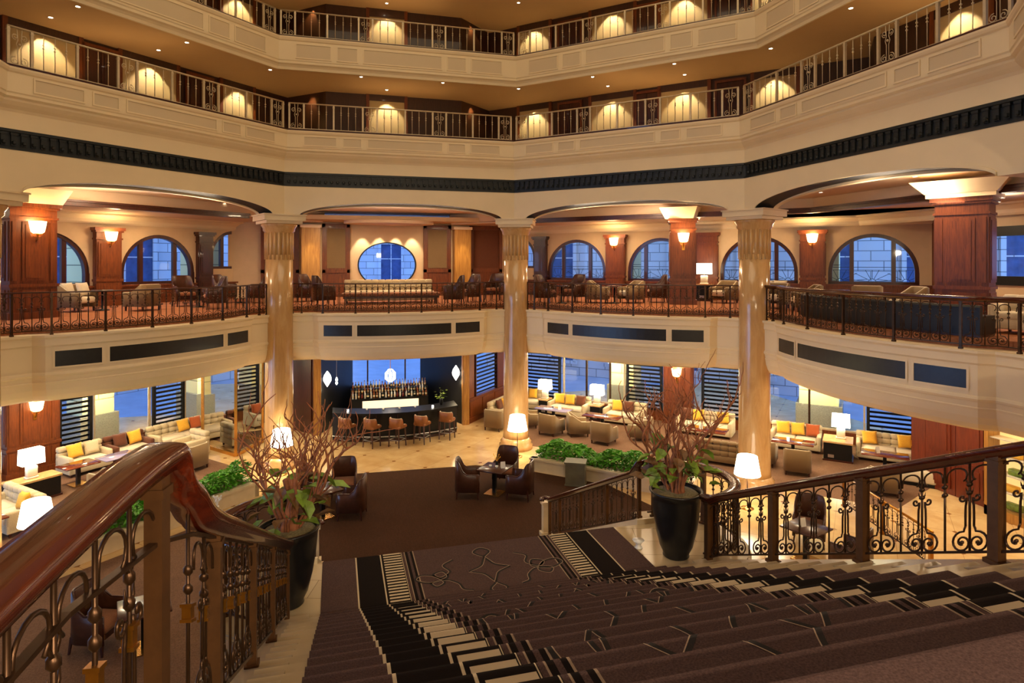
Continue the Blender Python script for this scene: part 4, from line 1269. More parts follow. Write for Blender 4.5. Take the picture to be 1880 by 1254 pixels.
def ornament(cs, k):
    """scroll medallion: concave diamond, small diamonds at both ends, curls at the sides; returns polylines in (u, s)"""
    L = []
    a, b = .30*k, .36*k
    for sx in (-1, 1):
        for sy in (-1, 1):
            L.append([(sx*a*(1-t)**1.0*(1-.35*math.sin(PI*t)) , sy*b*t*(1-.28*math.sin(PI*t))) for t in [i/10 for i in range(11)]])
    for sy in (-1, 1):
        c = sy*.56*k
        L.append([(0, c-sy*.18*k), (.12*k, c-sy*.02*k), (0, c+sy*.10*k), (-.12*k, c-sy*.02*k), (0, c-sy*.18*k)])
    for sx in (-1, 1):
        L.append(catmull([(sx*.46*k, -.40*k, 0), (sx*.62*k, -.26*k, 0), (sx*.56*k, -.06*k, 0), (sx*.72*k, .08*k, 0), (sx*.80*k, -.04*k, 0), (sx*.66*k, -.10*k, 0), (sx*.62*k, .08*k, 0),
                          (sx*.86*k, .18*k, 0), (sx*1.06*k, .06*k, 0), (sx*.98*k, -.06*k, 0), (sx*.80*k, .0*k, 0), (sx*.68*k, .20*k, 0), (sx*.80*k, .30*k, 0), (sx*.86*k, .18*k, 0), (sx*.66*k, .14*k, 0), (sx*.50*k, .28*k, 0), (sx*.46*k, .44*k, 0), (sx*.34*k, .50*k, 0)], 5))
    return [[(p[0], p[1]+cs) for p in catmull([(a[0], a[1], 0) for a in q], 3)] for q in L]
def ornament_geo(CPl, lines):
    def f(vs, fs, us, mi):
        for q in lines:
            P = [Vector((p[0], p[1])) for p in q]
            # resample finely so the line folds over each nose
            R = [P[0]]
            for a, b in zip(P, P[1:]):
                m = max(1, int((b-a).length/.022))
                R += [a+(b-a)*(i+1)/m for i in range(m)]
            for w0, w1, mat, h in ((-.016, .016, 1, .003), (.016, .023, 2, .0035)):
                base = len(vs)
                for i, p in enumerate(R):
                    d = (R[min(i+1, len(R)-1)]-R[max(i-1, 0)]); d = d.normalized() if d.length > 1e-7 else Vector((1, 0)); nrm = Vector((-d.y, d.x))
                    if nrm.x < 0 and mat == 2: pass
                    for w in (w0, w1):
                        u, s = p+nrm*w
                        y, zz, ny, nz = on_path(CPl, max(0, s)); vs.append((CC+u, y+ny*h, zz+nz*h)); us.append((9, s))
                for i in range(len(R)-1):
                    fs.append((base+2*i, base+2*i+1, base+2*i+3, base+2*i+2)); mi.append(mat)
    return f
LN = ornament(.82, .98)
for s0 in (1.9, 4.5, 7.1):
    for sg in (-1, 1):
        LN.append([(sg*(.10+.62*math.sin(PI*i/60)**1.4), s0+2.5*i/60) for i in range(61)])
        LN.append([(sg*(.34+.22*math.sin(2*PI*i/40+.6)), s0+.5+1.5*i/40) for i in range(41)])
        LN.append([(sg*(.80-.16*math.cos(2*PI*i/30)), s0+1.25+.36*math.sin(2*PI*i/30)) for i in range(31)])
runner('stair_carpet', CP, CC-CW, CC+CW, ornament_geo(CP, LN))
# lower flight, down to the hall floor
ST2 = [(V1, LAND)]; z, v = LAND, V1
n2 = 15; r2 = LAND/n2
for k in range(n2):
    z -= r2; ST2.append((v, z))
    if k < n2-1: v += .334; ST2.append((v, z))
mb = MB(); mb.xprism([(V1, 0)] + ST2[:-1] + [(v, 0)], -2.6, 2.6); struct('staircase', mb, M['stone'])
VB = v
ST2r = list(reversed(ST2)); CP2 = carpet_pts(ST2r)
runner('stair_carpet', CP2, CC-CW, CC+CW)
# marble string courses beside both flights
SL = RISE/TREAD
for sx, nm in ((-1, 'left'), (1, 'right')):
    mb = MB()
    a, b = sorted((sx*2.60, sx*3.02))
    z0 = LAND+.10; yt = TOPV-.35
    zt = z0 + SL*(V0-yt)
    mb.xprism([(V0+.1, 0), (V0+.1, z0), (V0, z0), (yt, zt), (-3, zt), (-3, 0)], a, b)
    a2, b2 = sorted((sx*2.56, sx*3.10))
    mb.xprism([(V0+.12, z0-.05), (V0+.12, z0+.03), (V0, z0+.03), (yt, zt+.03), (-3, zt+.03), (-3, zt-.05), (yt, zt-.05), (V0, z0-.05)], a2, b2)
    struct('trim_stair_string_'+nm, mb, M['stair_stone'])
    mb = MB(); a, b = sorted((sx*2.5, sx*2.82)); s2 = r2/.334
    mb.xprism([(V1-.02, 0), (V1-.02, LAND+.09), (V1+.02, LAND+.09), (VB+.15, .10), (VB+.3, .10), (VB+.3, 0)], a, b)
    struct('trim_lower_string_'+nm, mb, M['stone'])
    # balustrade of the upper flight
    U = sx*2.80
    base = lambda V: z0+.03+SL*(V0-V)
    pts = [Vector((U, 7.82, LAND+.06)), Vector((U, 7.62, base(7.62)-.03))] + [Vector((U, y, base(y))) for y in (7.4, 6.4, 5.05, 3.75, 2.6)]
    H = .93
    rail = [p+Vector((0, 0, H-.06)) for p in pts]
    if sx > 0:
        pts += [Vector((U, 2.0, base(2.0))), Vector((U, .6, base(2.0)))]
        rail = [p+Vector((0, 0, H-.06)) for p in pts]
        pos = [.12, 1.46, 2.77, 4.07, 5.35, 6.7]
        lab = 'bronze scroll balustrade with mahogany handrail on the right of the stairs'
    else:
        # near the top the left rail rises in a swan neck to the level rail of the mezzanine
        ztop = EYE-.71
        pts[-1] = Vector((U, 2.72, base(2.72)))
        pts += [Vector((U-.06, 2.42, base(2.5))), Vector((U-.13, 1.85, base(2.35))), Vector((U-.17, .5, base(2.2)))]
        k = [Vector((U, 7.82, LAND+.06+H-.06)), Vector((U, 7.6, base(7.6)+H-.06)), Vector((U, 5.0, base(5.0)+H-.06)), Vector((U, 3.1, base(3.1)+H-.06)), Vector((U, 2.86, base(2.86)+H-.05)), Vector((U-.005, 2.74, base(2.74)+H-.03)), Vector((U-.015, 2.65, base(2.65)+H+.02)),
             Vector((U-.03, 2.575, ztop-.15)), Vector((U-.04, 2.545, ztop-.06)), Vector((U-.048, 2.51, ztop-.012)), Vector((U-.056, 2.46, ztop)), Vector((U-.09, 2.25, ztop)), Vector((U-.13, 1.85, ztop-.012)), Vector((U-.16, 1.4, ztop-.02)), Vector((U-.17, .5, ztop-.02))]
        rail = catmull(k[:4], 1)[:-1] + catmull(k[3:], 4)
        pos = [.12, 1.95, 3.3, 4.66, 5.40, 6.9]
        lab = 'bronze balustrade with wide curved mahogany handrail at the near left'
    L = Path(pts).len
    pos = [p for p in pos if p < L]
    balustrade(lab, 'railing', pts, fill(L, pos), H, 'bronze', 'bronze_brown', HR, 'rail_wood', 'grand stair balustrades', 1.2 if sx > 0 else .95, sx < 0, True, rail, False, 1.2 if sx > 0 else .85)
    # rounded bay of the landing
    pts = [Vector((sx*(2.80+(LR-.08)*math.sin(PI*i/20)), LC-(LR-.12)*math.cos(PI*i/20), LAND+.004)) for i in range(21)]
    L = Path(pts).len
    balustrade('curved bronze railing round the landing bay behind the %s pot' % ('left' if sx < 0 else 'right'), 'railing', pts, fill(L, [.15, L*.33, L*.66, L-.12], .2), H+.03, 'bronze', 'bronze_brown', HR, 'rail_wood', 'grand stair balustrades', 1.2)
    # lower flight
    U2 = sx*2.68
    pts = [Vector((U2, 9.48, LAND+.06))] + [Vector((U2, y, .10+s2*(VB+.15-y))) for y in (9.75, 11.0, 12.5, 14.0)] + [Vector((U2, VB+.2, .10))]
    L = Path(pts).len
    t = balustrade('bronze balustrade with handrail along the %s of the lower flight' % ('left' if sx < 0 else 'right'), 'railing', pts, fill(L, [.06, 1.35, 2.65, 3.9, L-.08], .2), H, 'bronze', 'bronze_brown', HR, 'rail_wood', 'grand stair balustrades', .9, False, True, None, False, .75)
    mb = MB().smooth(); e = Vector((U2, VB+.2, .10+H-.06))-Vector(pts[0])
    mb.tube([e+Vector((0, .02, .02)), e+Vector((-sx*.05, .12, .0)), e+Vector((-sx*.14, .14, -.01)), e+Vector((-sx*.17, .06, -.01)), e+Vector((-sx*.1, .03, -.01))], [.05, .05, .045, .04, .035], 8)
    mb.build('volute', M['rail_wood'], t)
    # light stone newel that ends the lower flight
    tt = thing('newel_post', 'pale stone newel at the foot of the lower flight, %s side' % ('left' if sx < 0 else 'right'), 'post', (U2, VB+.42, 0), 0, 'stone newels of the lower flight')
    mb = MB(); mb.box(0, 0, .06, .26, .2, .12); mb.box(0, 0, .45, .16, .14, .68); mb.build('shaft', M['stone'], tt)
    mb = MB(); mb.box(0, 0, .82, .22, .19, .06); mb.build('cap', M['stone'], tt)
# ------------------------------------------------------------------ furniture
def u_shell(mb, w, d, r, th, zb, zf, k=8):
    """upholstered wall round the back and sides, open towards +y; zf(s) gives the top height, s=0 at the arm ends, 1 at the back"""
    P = [(-w/2, d/2)]
    for i in range(k+1):
        a = PI + (PI/2)*i/k; P.append((-w/2+r+r*math.cos(a), -d/2+r+r*math.sin(a)))
    for i in range(k+1):
        a = 1.5*PI + (PI/2)*i/k; P.append((w/2-r+r*math.cos(a), -d/2+r+r*math.sin(a)))
    P.append((w/2, d/2))
    L = [0]
    for a, b in zip(P, P[1:]): L.append(L[-1]+math.hypot(b[0]-a[0], b[1]-a[1]))
    # subdivide the straight arms
    R = []
    for i in range(len(P)-1):
        m = 4 if i in (0, len(P)-2) else 1
        for j in range(m): R.append((P[i][0]+(P[i+1][0]-P[i][0])*j/m, P[i][1]+(P[i+1][1]-P[i][1])*j/m, L[i]+(L[i+1]-L[i])*j/m))
    R.append((P[-1][0], P[-1][1], L[-1])); T = L[-1]; vs = []; fs = []; top = []
    for i, (x, y, s) in enumerate(R):
        a = R[max(0, i-1)]; b = R[min(len(R)-1, i+1)]; dx, dy = b[0]-a[0], b[1]-a[1]; l = math.hypot(dx, dy)
        nx, ny = -dy/l, dx/l       # towards the inside
        f = 1-abs(2*s/T-1); z = zf(f)
        vs += [(x, y, zb), (x, y, z-.02), (x+nx*th*.3, y+ny*th*.3, z), (x+nx*th*.75, y+ny*th*.75, z), (x+nx*th, y+ny*th, z-.02), (x+nx*th, y+ny*th, zb)]
        top.append((x+nx*th*.5, y+ny*th*.5, z))
    n = len(R)
    for i in range(n-1):
        for j in range(6):
            j2 = (j+1) % 6; fs.append((i*6+j, i*6+j2, (i+1)*6+j2, (i+1)*6+j))
    fs.append(tuple(range(6))); fs.append(tuple(reversed(range((n-1)*6, n*6))))
    mb.add(vs, fs); return top
def smoothstep(a, b, x):
    x = max(0, min(1, (x-a)/(b-a))); return x*x*(3-2*x)
def legs(t, pts, h, r0, r1, mat, splay=0):
    for x, y in pts:
        mb = MB(); mb.taper(x*(1+splay), y*(1+splay), 0, h, r1, r1, r0, r0, -x*splay, -y*splay); mb.build('leg', mat, t)
def make_tub():
    t = thing('armchair', '', 'armchair')
    mb = MB().smooth(); top = u_shell(mb, .80, .80, .16, .12, .14, lambda f: .58+.24*smoothstep(.25, .62, f)); mb.build('shell', M['taupe'], t)
    mb = MB().smooth(); mb.tube(top, .012, 5); mb.build('piping', M['linen'], t)
    mb = MB(); mb.rbox(-.29, .29, -.29, .42, .26, .46, .06); mb.build('seat_cushion', M['linen'], t)
    legs(t, [(-.32, .32), (.32, .32), (-.32, -.32), (.32, -.32)], .15, .05, .035, M['wood_dark']); return t
def make_dining():
    t = thing('dining_armchair', '', 'armchair')
    mb = MB().smooth(); top = u_shell(mb, .70, .68, .23, .05, .20, lambda f: .68+.36*smoothstep(.38, .70, f)); mb.build('back_shell', M['leather'], t)
    mb = MB().smooth(); mb.tube(top, .02, 6); mb.tube([(top[0][0], top[0][1], .2), top[0]], .02, 6); mb.tube([(top[-1][0], top[-1][1], .2), top[-1]], .02, 6); mb.build('top_rail', M['wood_dark'], t)
    mb = MB(); mb.rbox(-.30, .30, -.28, .36, .36, .49, .05); mb.build('seat_cushion', M['seat_cloth'], t)
    mb = MB(); mb.bx(-.3, .3, .27, .32, .26, .37); mb.bx(-.29, .29, -.27, .3, .24, .36); mb.build('seat_frame', M['wood_dark'], t)
    legs(t, [(-.29, .29), (.29, .29), (-.27, -.26), (.27, -.26)], .3, .045, .028, M['wood_dark'], .12); return t
def make_stool():
    t = thing('bar_stool', '', 'bar stool')
    mb = MB().smooth(); top = u_shell(mb, .52, .40, .17, .05, .68, lambda f: .80+.24*smoothstep(.18, .34, f)); mb.build('backrest', M['orange_leather'], t)
    mb = MB(); mb.rbox(-.25, .25, -.17, .33, .66, .78, .05); mb.build('seat', M['orange_leather'], t)
    mb = MB().smooth(); mb.tube(top, .012, 5); mb.build('piping', M['linen'], t)
    legs(t, [(-.2, .24), (.2, .24), (-.2, -.14), (.2, -.14)], .68, .045, .03, M['wood_dark'], .12)
    mb = MB().smooth()
    q = [(-.22, .26), (.22, .26), (.22, -.155), (-.22, -.155)]
    for a, b in zip(q, q[1:]+q[:1]): mb.tube([(a[0], a[1], .26), (b[0], b[1], .26)], .012, 6)
    mb.build('foot_rail', M['steel'], t); return t
def make_sofa(w, mat='tufted', d=.86, arms=(1, 1), hb=.84):
    t = thing('sofa', '', 'sofa')
    mb = MB(); mb.rbox(-w/2, w/2, -d/2, d/2, .10, .32, .03); mb.build('base', M[mat], t)
    n = max(1, round(w/.95)); aw = .14
    x0 = -w/2+(aw if arms[0] else .02); x1 = w/2-(aw if arms[1] else .02)
    for i in range(n):
        mb = MB(); a = x0+(x1-x0)*i/n; b = x0+(x1-x0)*(i+1)/n; mb.rbox(a+.005, b-.005, -d/2+.2, d/2+.02, .30, .46, .05); mb.build('seat_cushion', M['linen'], t)
    mb = MB(); k = max(3, int(w/.24))
    for i in range(k):
        a = -w/2+w*i/k; b = -w/2+w*(i+1)/k
        for z0, z1 in ((.30, .50), (.50, .68), (.68, hb)): mb.rbox(a, b, -d/2, -d/2+.2, z0-.004, z1+.004, .035, 1)
    mb.build('backrest', M[mat], t)
    for s, on in zip((-1, 1), arms):
        if on:
            mb = MB(); a, b = sorted((s*w/2, s*(w/2-aw))); mb.rbox(a, b, -d/2, d/2, .12, .62, .05); mb.build('armrest', M[mat], t)
    legs(t, [(-w/2+.1, d/2-.1), (w/2-.1, d/2-.1), (-w/2+.1, -d/2+.1), (w/2-.1, -d/2+.1)], .11, .06, .045, M['wood_dark']); return t
def make_cushion(mat):
    return lambda: tag(MB_pillow(mat), '', 'cushion')
def MB_pillow(mat):
    mb = MB(); mb.pillow(.46, .44, .17); return mb.build('cushion', M[mat])
def make_table(w, d, h, top='table_wood', base='square'):
    t = thing('lounge_table', '', 'table')
    mb = MB(); mb.rbox(-w/2, w/2, -d/2, d/2, h-.04, h, .012, 1); mb.build('table_top', M[top], t)
    mb = MB(); mb.bx(-.05, .05, -.05, .05, .03, h-.04); mb.build('pedestal', M['black'], t)
    mb = MB(); mb.bx(-.22, .22, -.22, .22, 0, .03); mb.build('foot_plate', M['brass'], t); return t
def make_console(w, d, h):
    t = thing('console_table', '', 'table')
    mb = MB(); mb.bx(-w/2, w/2, -d/2, d/2, h-.05, h); mb.build('top', M['marble_col'], t)
    mb = MB(); mb.bx(-w/2+.03, w/2-.03, -d/2+.03, d/2-.03, .06, h-.05); mb.build('body', M['black'], t)
    mb = MB(); mb.bx(-w/2, w/2, -d/2, d/2, 0, .06); mb.build('plinth', M['wood_dark'], t)
    mb = MB(); mb.bx(w/2-.34, w/2-.16, d/2-.03, d/2-.022, .12, .22); mb.build('socket_plate', M['steel'], t); return t
def lamp_light(t, z, e, col=(1, .76, .42)):
    L = bpy.data.lights.new('lamp_light', 'POINT'); L.energy = e*LS; L.color = col; L.shadow_soft_size = .12
    o = bpy.data.objects.new('lamp_light', L); COL.objects.link(o); o.parent = t; o.location = (0, 0, z)
def make_table_lamp():
    t = thing('table_lamp', '', 'lamp')
    mb = MB(); mb.rbox(-.15, .15, -.1, .1, 0, .05, .01, 1); mb.rbox(-.13, .13, -.085, .085, .05, .34, .02, 1); mb.build('base', M['porcelain'], t)
    mb = MB(); mb.tube([(0, 0, .34), (0, 0, .5)], .012, 6); mb.build('neck', M['brass'], t)
    mb = MB()
    for a, b in (((-.36, -.18), (.36, -.18)), ((.36, -.18), (.36, .18)), ((.36, .18), (-.36, .18)), ((-.36, .18), (-.36, -.18))):
        mb.add([(a[0]*.78, a[1]*.84, .40), (b[0]*.78, b[1]*.84, .40), (b[0]*.74, b[1]*.8, .82), (a[0]*.74, a[1]*.8, .82)], [(0,1,2,3)])
    mb.build('lamp_shade', M['shade'], t); lamp_light(t, .62, 34); return t
def make_floor_lamp():
    t = thing('floor_lamp', '', 'lamp')
    mb = MB().smooth(); mb.lathe([(.17, 0), (.17, .015), (.05, .03), (.02, .05)], 20); mb.build('base', M['brass'], t)
    mb = MB().smooth(); mb.tube([(0, 0, .03), (0, 0, .95)], .012, 8); mb.build('stem', M['bronze'], t)
    mb = MB().smooth(); mb.lathe([(.345, .92), (.26, 1.42)], 32, cap=False); mb.build('lamp_shade', M['shade'], t)
    mb = MB()
    for k in range(3): mb.tube([(0, 0, .93), (.335*math.cos(k*2.1), .335*math.sin(k*2.1), .94)], .004, 4)
    mb.tube([(.2, .02, .92), (.2, .02, .78)], .003, 4); mb.ball(.2, .02, .77, .012, 6)
    mb.build('frame', M['brass'], t); lamp_light(t, 1.12, 46); return t
tub, dining, stool = Proto(make_tub), Proto(make_dining), Proto(make_stool)
tlamp, flamp = Proto(make_table_lamp), Proto(make_floor_lamp)
cush = {k: Proto(make_cushion(k)) for k in ('yellow', 'brown_cloth', 'rust', 'linen', 'tufted')}
def cushion(kind, loc, face, label, group, tilt=-.28, roll=0.0):
    o = cush[kind](loc, 0, label, group); o.rotation_euler = Euler((tilt, roll, face), 'XYZ'); return o
def facing(phi, how):
    p = math.radians(phi); N = Vector((math.cos(p), math.sin(p))); T = Vector((math.sin(p), -math.cos(p)))
    d = {'in': -N, 'out': N, 'L': -T, 'R': T}[how]
    return math.atan2(d.y, d.x) - PI/2
def sofa_cushions(phi, t, n, how, specs, seat=.46, base=0.0):
    """cushions leaning on a sofa back; specs: (along the sofa, kind, label)"""
    rz = facing(phi, how); R = Matrix.Rotation(rz, 3, 'Z')
    for x, kind, lab in specs:
        cushion(kind, bay(phi, t, n, base) + R @ Vector((x, -.075, seat+.242)), rz, lab, 'scatter cushions on the lounge sofas', .30, 0.0 if kind != 'yellow' else .08)

# ---- right lounge
GS = 'beige sofas in the lounges'; GA = 'taupe lounge armchairs'; GT = 'lounge tables'
def sofa(phi, t, n, how, w, label, arms=(1, 1), z=0.0, mat='tufted', hb=.84, group=GS):
    o = make_sofa(w, mat, .86, arms, hb); o['label'] = label; o['group'] = group; o.location = bay(phi, t, n, z); o.rotation_euler = (0, 0, facing(phi, how)); return o
sofa(45, -6.15, 15.3, 'in', 1.1, 'beige sofa by the window right behind the back column')
sofa_cushions(45, -6.15, 15.3, 'in', [(.1, 'yellow', 'mustard cushion on the sofa just right of the back column')])
sofa(45, -4.25, 14.95, 'in', 1.75, 'beige sofa with two mustard cushions before the clear window, right of the back column')
sofa_cushions(45, -4.25, 14.95, 'in', [(.49, 'yellow', 'left mustard cushion on the sofa before the clear window'), (0.0, 'yellow', 'right mustard cushion on the sofa before the clear window'), (-.5, 'brown_cloth', 'brown cushion at the right arm of the sofa before the clear window')])
sofa(45, -1.75, 14.95, 'in', 1.65, 'beige sofa under the blind just left of the wood pillar in the right lounge')
sofa_cushions(45, -1.75, 14.95, 'in', [(.35, 'yellow', 'mustard cushion on the sofa left of the wood pillar'), (-.14, 'brown_cloth', 'brown cushion on the sofa left of the wood pillar')])
sofa(45, 1.5, 14.9, 'in', 2.1, 'beige sofa behind the right pot plant, at the foot of the wood pillar')
sofa_cushions(45, 1.5, 14.9, 'in', [(.76, 'brown_cloth', 'brown cushion on the sofa behind the right pot plant'), (.27, 'yellow', 'mustard cushion on the sofa behind the right pot plant'), (-.65, 'yellow', 'mustard cushion on the sofa left of the front right column')])
sofa(45, 4.72, 14.6, 'in', 1.65, 'beige sofa with two mustard cushions right of the front right column')
sofa_cushions(45, 4.75, 14.6, 'in', [(.45, 'yellow', 'left mustard cushion on the sofa right of the front column'), (-.03, 'yellow', 'right mustard cushion on the sofa right of the front column'), (-.51, 'rust', 'rust cushion at the end of the sofa right of the front column')])
sofa(45, 7.75, 14.6, 'in', 2.3, 'beige sofa at the far right end of the right lounge')
sofa_cushions(45, 7.75, 14.6, 'in', [(.75, 'yellow', 'left mustard cushion on the far right sofa'), (-.28, 'yellow', 'right mustard cushion on the far right sofa'), (-.76, 'brown_cloth', 'brown cushion on the far right sofa')])
sofa(45, 2.75, 11.7, 'out', 1.5, 'taupe two seat sofa seen from behind, left of the front right column', mat='taupe', hb=.8)
o = make_sofa(1.9, 'tufted', .86, (1, 1), .86); o['label'] = 'beige sofa against the wood dado left of the back column'; o['group'] = GS
o.location = (4.75, CY+13.75, 0); rzS = math.atan2(-3.0, 3.46)-PI/2; o.rotation_euler = (0, 0, rzS)
for x, k, lab in ((.45, 'brown_cloth', 'brown cushion on the sofa left of the back column'), (-.05, 'yellow', 'mustard cushion on the sofa left of the back column')):
    cushion(k, Vector((4.75, CY+13.75, .675)) + Matrix.Rotation(rzS, 3, 'Z') @ Vector((x, -.075, .027)), rzS, lab, 'scatter cushions on the lounge sofas', .3)
def chair_at(p, phi, t, n, how, label, group, z=0.0, turn=0.0):
    return p(bay(phi, t, n, z), facing(phi, how)+turn, label, group)
chair_at(tub, 45, -5.9, 11.5, 'out', 'taupe armchair seen from behind just left of the back column', GA)
chair_at(tub, 45, -5.0, 12.5, 'R', 'taupe armchair turned sideways just right of the back column', GA, 0, .5)
chair_at(tub, 45, -3.7, 11.95, 'out', 'taupe armchair seen from behind above the left end of the right hedge', GA, 0, -.15)
chair_at(tub, 45, -2.75, 12.35, 'R', 'taupe armchair turned sideways in the middle of the right lounge', GA, 0, .6)
chair_at(tub, 45, -1.5, 11.85, 'out', 'taupe armchair seen from behind above the right end of the right hedge', GA, 0, -.1)
chair_at(tub, 45, -.45, 13.0, 'L', 'taupe armchair facing left beside the right pot plant', GA)
chair_at(tub, 45, 3.95, 12.2, 'out', 'taupe armchair half hidden behind the front right column', GA)
chair_at(tub, 45, 5.0, 11.75, 'out', 'taupe armchair seen from behind right of the front right column', GA, 0, .1)
chair_at(tub, 45, 7.3, 11.1, 'out', 'taupe armchair seen from behind at the far right above the handrail', GA, 0, .1)
cushion('linen', bay(45, -.30, 13.0, .675), facing(45, 'L'), 'cream cushion on the armchair beside the right pot plant', 'scatter cushions on the lounge sofas', .3)
def table_at(phi, t, n, w, d, label, top='table_wood', h=.62, z=0.0, turn=0.0, group=GT):
    o = make_table(w, d, h, top); o['label'] = label; o['group'] = group; o.location = bay(phi, t, n, z); o.rotation_euler = (0, 0, bay_rz(phi)+turn); return o
table_at(45, -4.3, 13.45, 1.5, .7, 'glossy table with painted lavender sheen before the clear window in the right lounge', 'purple_sheen')
table_at(45, -2.1, 13.3, 1.5, .7, 'reddish wood table before the sofa left of the wood pillar')
table_at(45, 1.9, 13.3, 1.4, .75, 'reddish wood table left of the front right column')
table_at(45, 4.75, 13.2, 1.3, .7, 'reddish wood table before the sofa right of the front column')
table_at(45, 7.4, 13.1, 1.3, .7, 'reddish wood table at the far right sofa')
def console_at(phi, t, n, w, d, h, label, rot=0.0):
    o = make_console(w, d, h); o['label'] = label; o['group'] = 'black consoles with lamps'; o.location = bay(phi, t, n, 0); o.rotation_euler = (0, 0, facing(phi, 'in')+rot); return o
console_at(45, -5.37, 14.85, .42, .6, .66, 'black console between the first two sofas right of the back column')
tlamp(bay(45, -5.37, 14.85, .66), bay_rz(45), 'lit box shaded lamp beside the blind right of the back column', 'lit lounge table lamps')
console_at(45, -2.95, 14.9, .5, .6, .66, 'black console between the sofas in the middle of the right lounge')
tlamp(bay(45, -2.95, 14.9, .66), bay_rz(45), 'lit box shaded lamp in front of the stone arcade pillar, right lounge', 'lit lounge table lamps')
console_at(45, 3.55, 14.75, .55, .6, .70, 'black console just right of the front right column')
tlamp(bay(45, 3.55, 14.75, .70), bay_rz(45), 'lit box shaded lamp just right of the front right column', 'lit lounge table lamps')
console_at(45, 6.07, 14.1, .9, 1.0, .66, 'wide black console between the two sofas at the far right')
tlamp(bay(45, 6.15, 14.2, .66), bay_rz(45), 'lit box shaded lamp on the wide console at the far right', 'lit lounge table lamps')
t = thing('ottoman', 'cream ottoman with black plinth below the far right sofa', 'ottoman', bay(45, 8.25, 12.6, 0), bay_rz(45))
mb = MB(); mb.rbox(-.55, .55, -.4, .4, .1, .46, .05); mb.build('cushion_block', M['linen'], t)
mb = MB(); mb.bx(-.52, .52, -.37, .37, 0, .1); mb.build('plinth', M['black'], t)
def small(kind, loc, label, group):
    mb = MB().smooth()
    if kind == 'cup': mb.lathe([(.02, 0), (.035, .01), (.045, .06), (.04, .06), (.03, .012)], 12); m = 'white'; c = 'cup'
    if kind == 'candle': mb.lathe([(.03, 0), (.04, .01), (.042, .09), (.036, .09), (.034, .02)], 12); m = 'pearl'; c = 'candle'
    if kind == 'menu_card': mb.smooth(False); mb.add([(-.07, -.04, 0), (.07, -.04, 0), (.07, 0, .19), (-.07, 0, .19), (-.07, .04, 0), (.07, .04, 0)], [(0,1,2,3), (3,2,5,4)]); m = 'paper'; c = 'card'
    return solo({'cup': 'teacup', 'candle': 'candle_glass', 'menu_card': 'menu_card'}[kind], mb, M[m], label, c, loc, 0, group)
small('menu_card', bay(45, -4.0, 13.4, .62), 'white menu card on the table with painted lavender sheen', 'menu cards')
small('menu_card', bay(45, 1.7, 13.25, .62), 'white menu card on the table left of the front right column', 'menu cards')
small('menu_card', bay(45, 7.2, 13.1, .62), 'white menu card on the far right table', 'menu cards')
small('candle', bay(45, 4.6, 13.2, .62), 'lit candle glass on the table right of the front column', 'candle glasses')

# ---- left lounge
sofa(135, 3.85, 14.75, 'in', 2.1, 'long beige tufted sofa under the blind in the left lounge')
sofa_cushions(135, 3.85, 14.75, 'in', [(-.18, 'yellow', 'mustard cushion on the long tufted sofa in the left lounge'), (-.66, 'rust', 'rust cushion behind the mustard one on the long tufted sofa')])
sofa(135, 3.25, 13.2, 'L', .9, 'short beige sofa set at right angles, beside the glass vestibule')
chair_at(tub, 135, 2.45, 11.95, 'out', 'taupe armchair seen from behind, right of the curved handrail top', GA, 0, .15)
chair_at(tub, 135, .05, 12.2, 'out', 'taupe armchair seen from behind, left of the curved handrail top', GA, 0, .1)
sofa(135, .65, 14.75, 'in', 1.3, 'beige seat with mustard cushion under the leftmost blind')
sofa_cushions(135, .65, 14.75, 'in', [(.25, 'yellow', 'mustard cushion on the seat under the leftmost blind'), (-.24, 'tufted', 'beige cushion beside the mustard one under the leftmost blind')])
sofa(135, 2.03, 14.75, 'in', 1.3, 'narrow brown seat before the leftmost clear window', mat='brown_cloth')
sofa_cushions(135, 2.03, 14.75, 'in', [(-.24, 'yellow', 'mustard cushion on the brown seat before the leftmost clear window'), (.25, 'brown_cloth', 'brown cushion on the seat before the leftmost clear window')])
sofa(135, -2.5, 11.95, 'L', 1.9, 'cream tufted sofa at the left edge above the lit floor lamp')
sofa_cushions(135, -2.5, 11.95, 'L', [(-.55, 'yellow', 'mustard cushion on the cream sofa at the left edge')])
table_at(135, 2.15, 13.0, 1.1, .7, 'red wood table behind the top of the curved handrail')
table_at(135, .95, 13.45, 1.0, .7, 'table with painted lavender sheen left of the curved handrail top', 'purple_sheen')
table_at(135, -.1, 13.6, .95, .7, 'pale lit wood table before the seat under the leftmost blind')
table_at(135, -3.55, 11.2, 1.2, .8, 'red wood table at the lower left behind the near handrail')
console_at(135, -1.4, 13.4, 1.3, .6, .62, 'long black console under the box shaded lamp, left lounge')
tlamp(bay(135, -1.4, 13.4, .62), bay_rz(135), 'lit box shaded lamp on the console under the left wood pillar', 'lit lounge table lamps')

# floor lamps before the columns
for p, lab in (((517, 803), 'lit floor lamp with drum shade before the column left of the bar'), ((950, 776), 'lit floor lamp with drum shade before the back column'),
               ((1372, 854), 'lit floor lamp with drum shade before the front right column'), ((67, 940), 'lit floor lamp with drum shade at the left edge by the hedge')):
    q = at(p[0], p[1], 1.17); flamp(Vector((q.x, q.y, 0)), random.random(), lab, 'floor lamps before the columns')

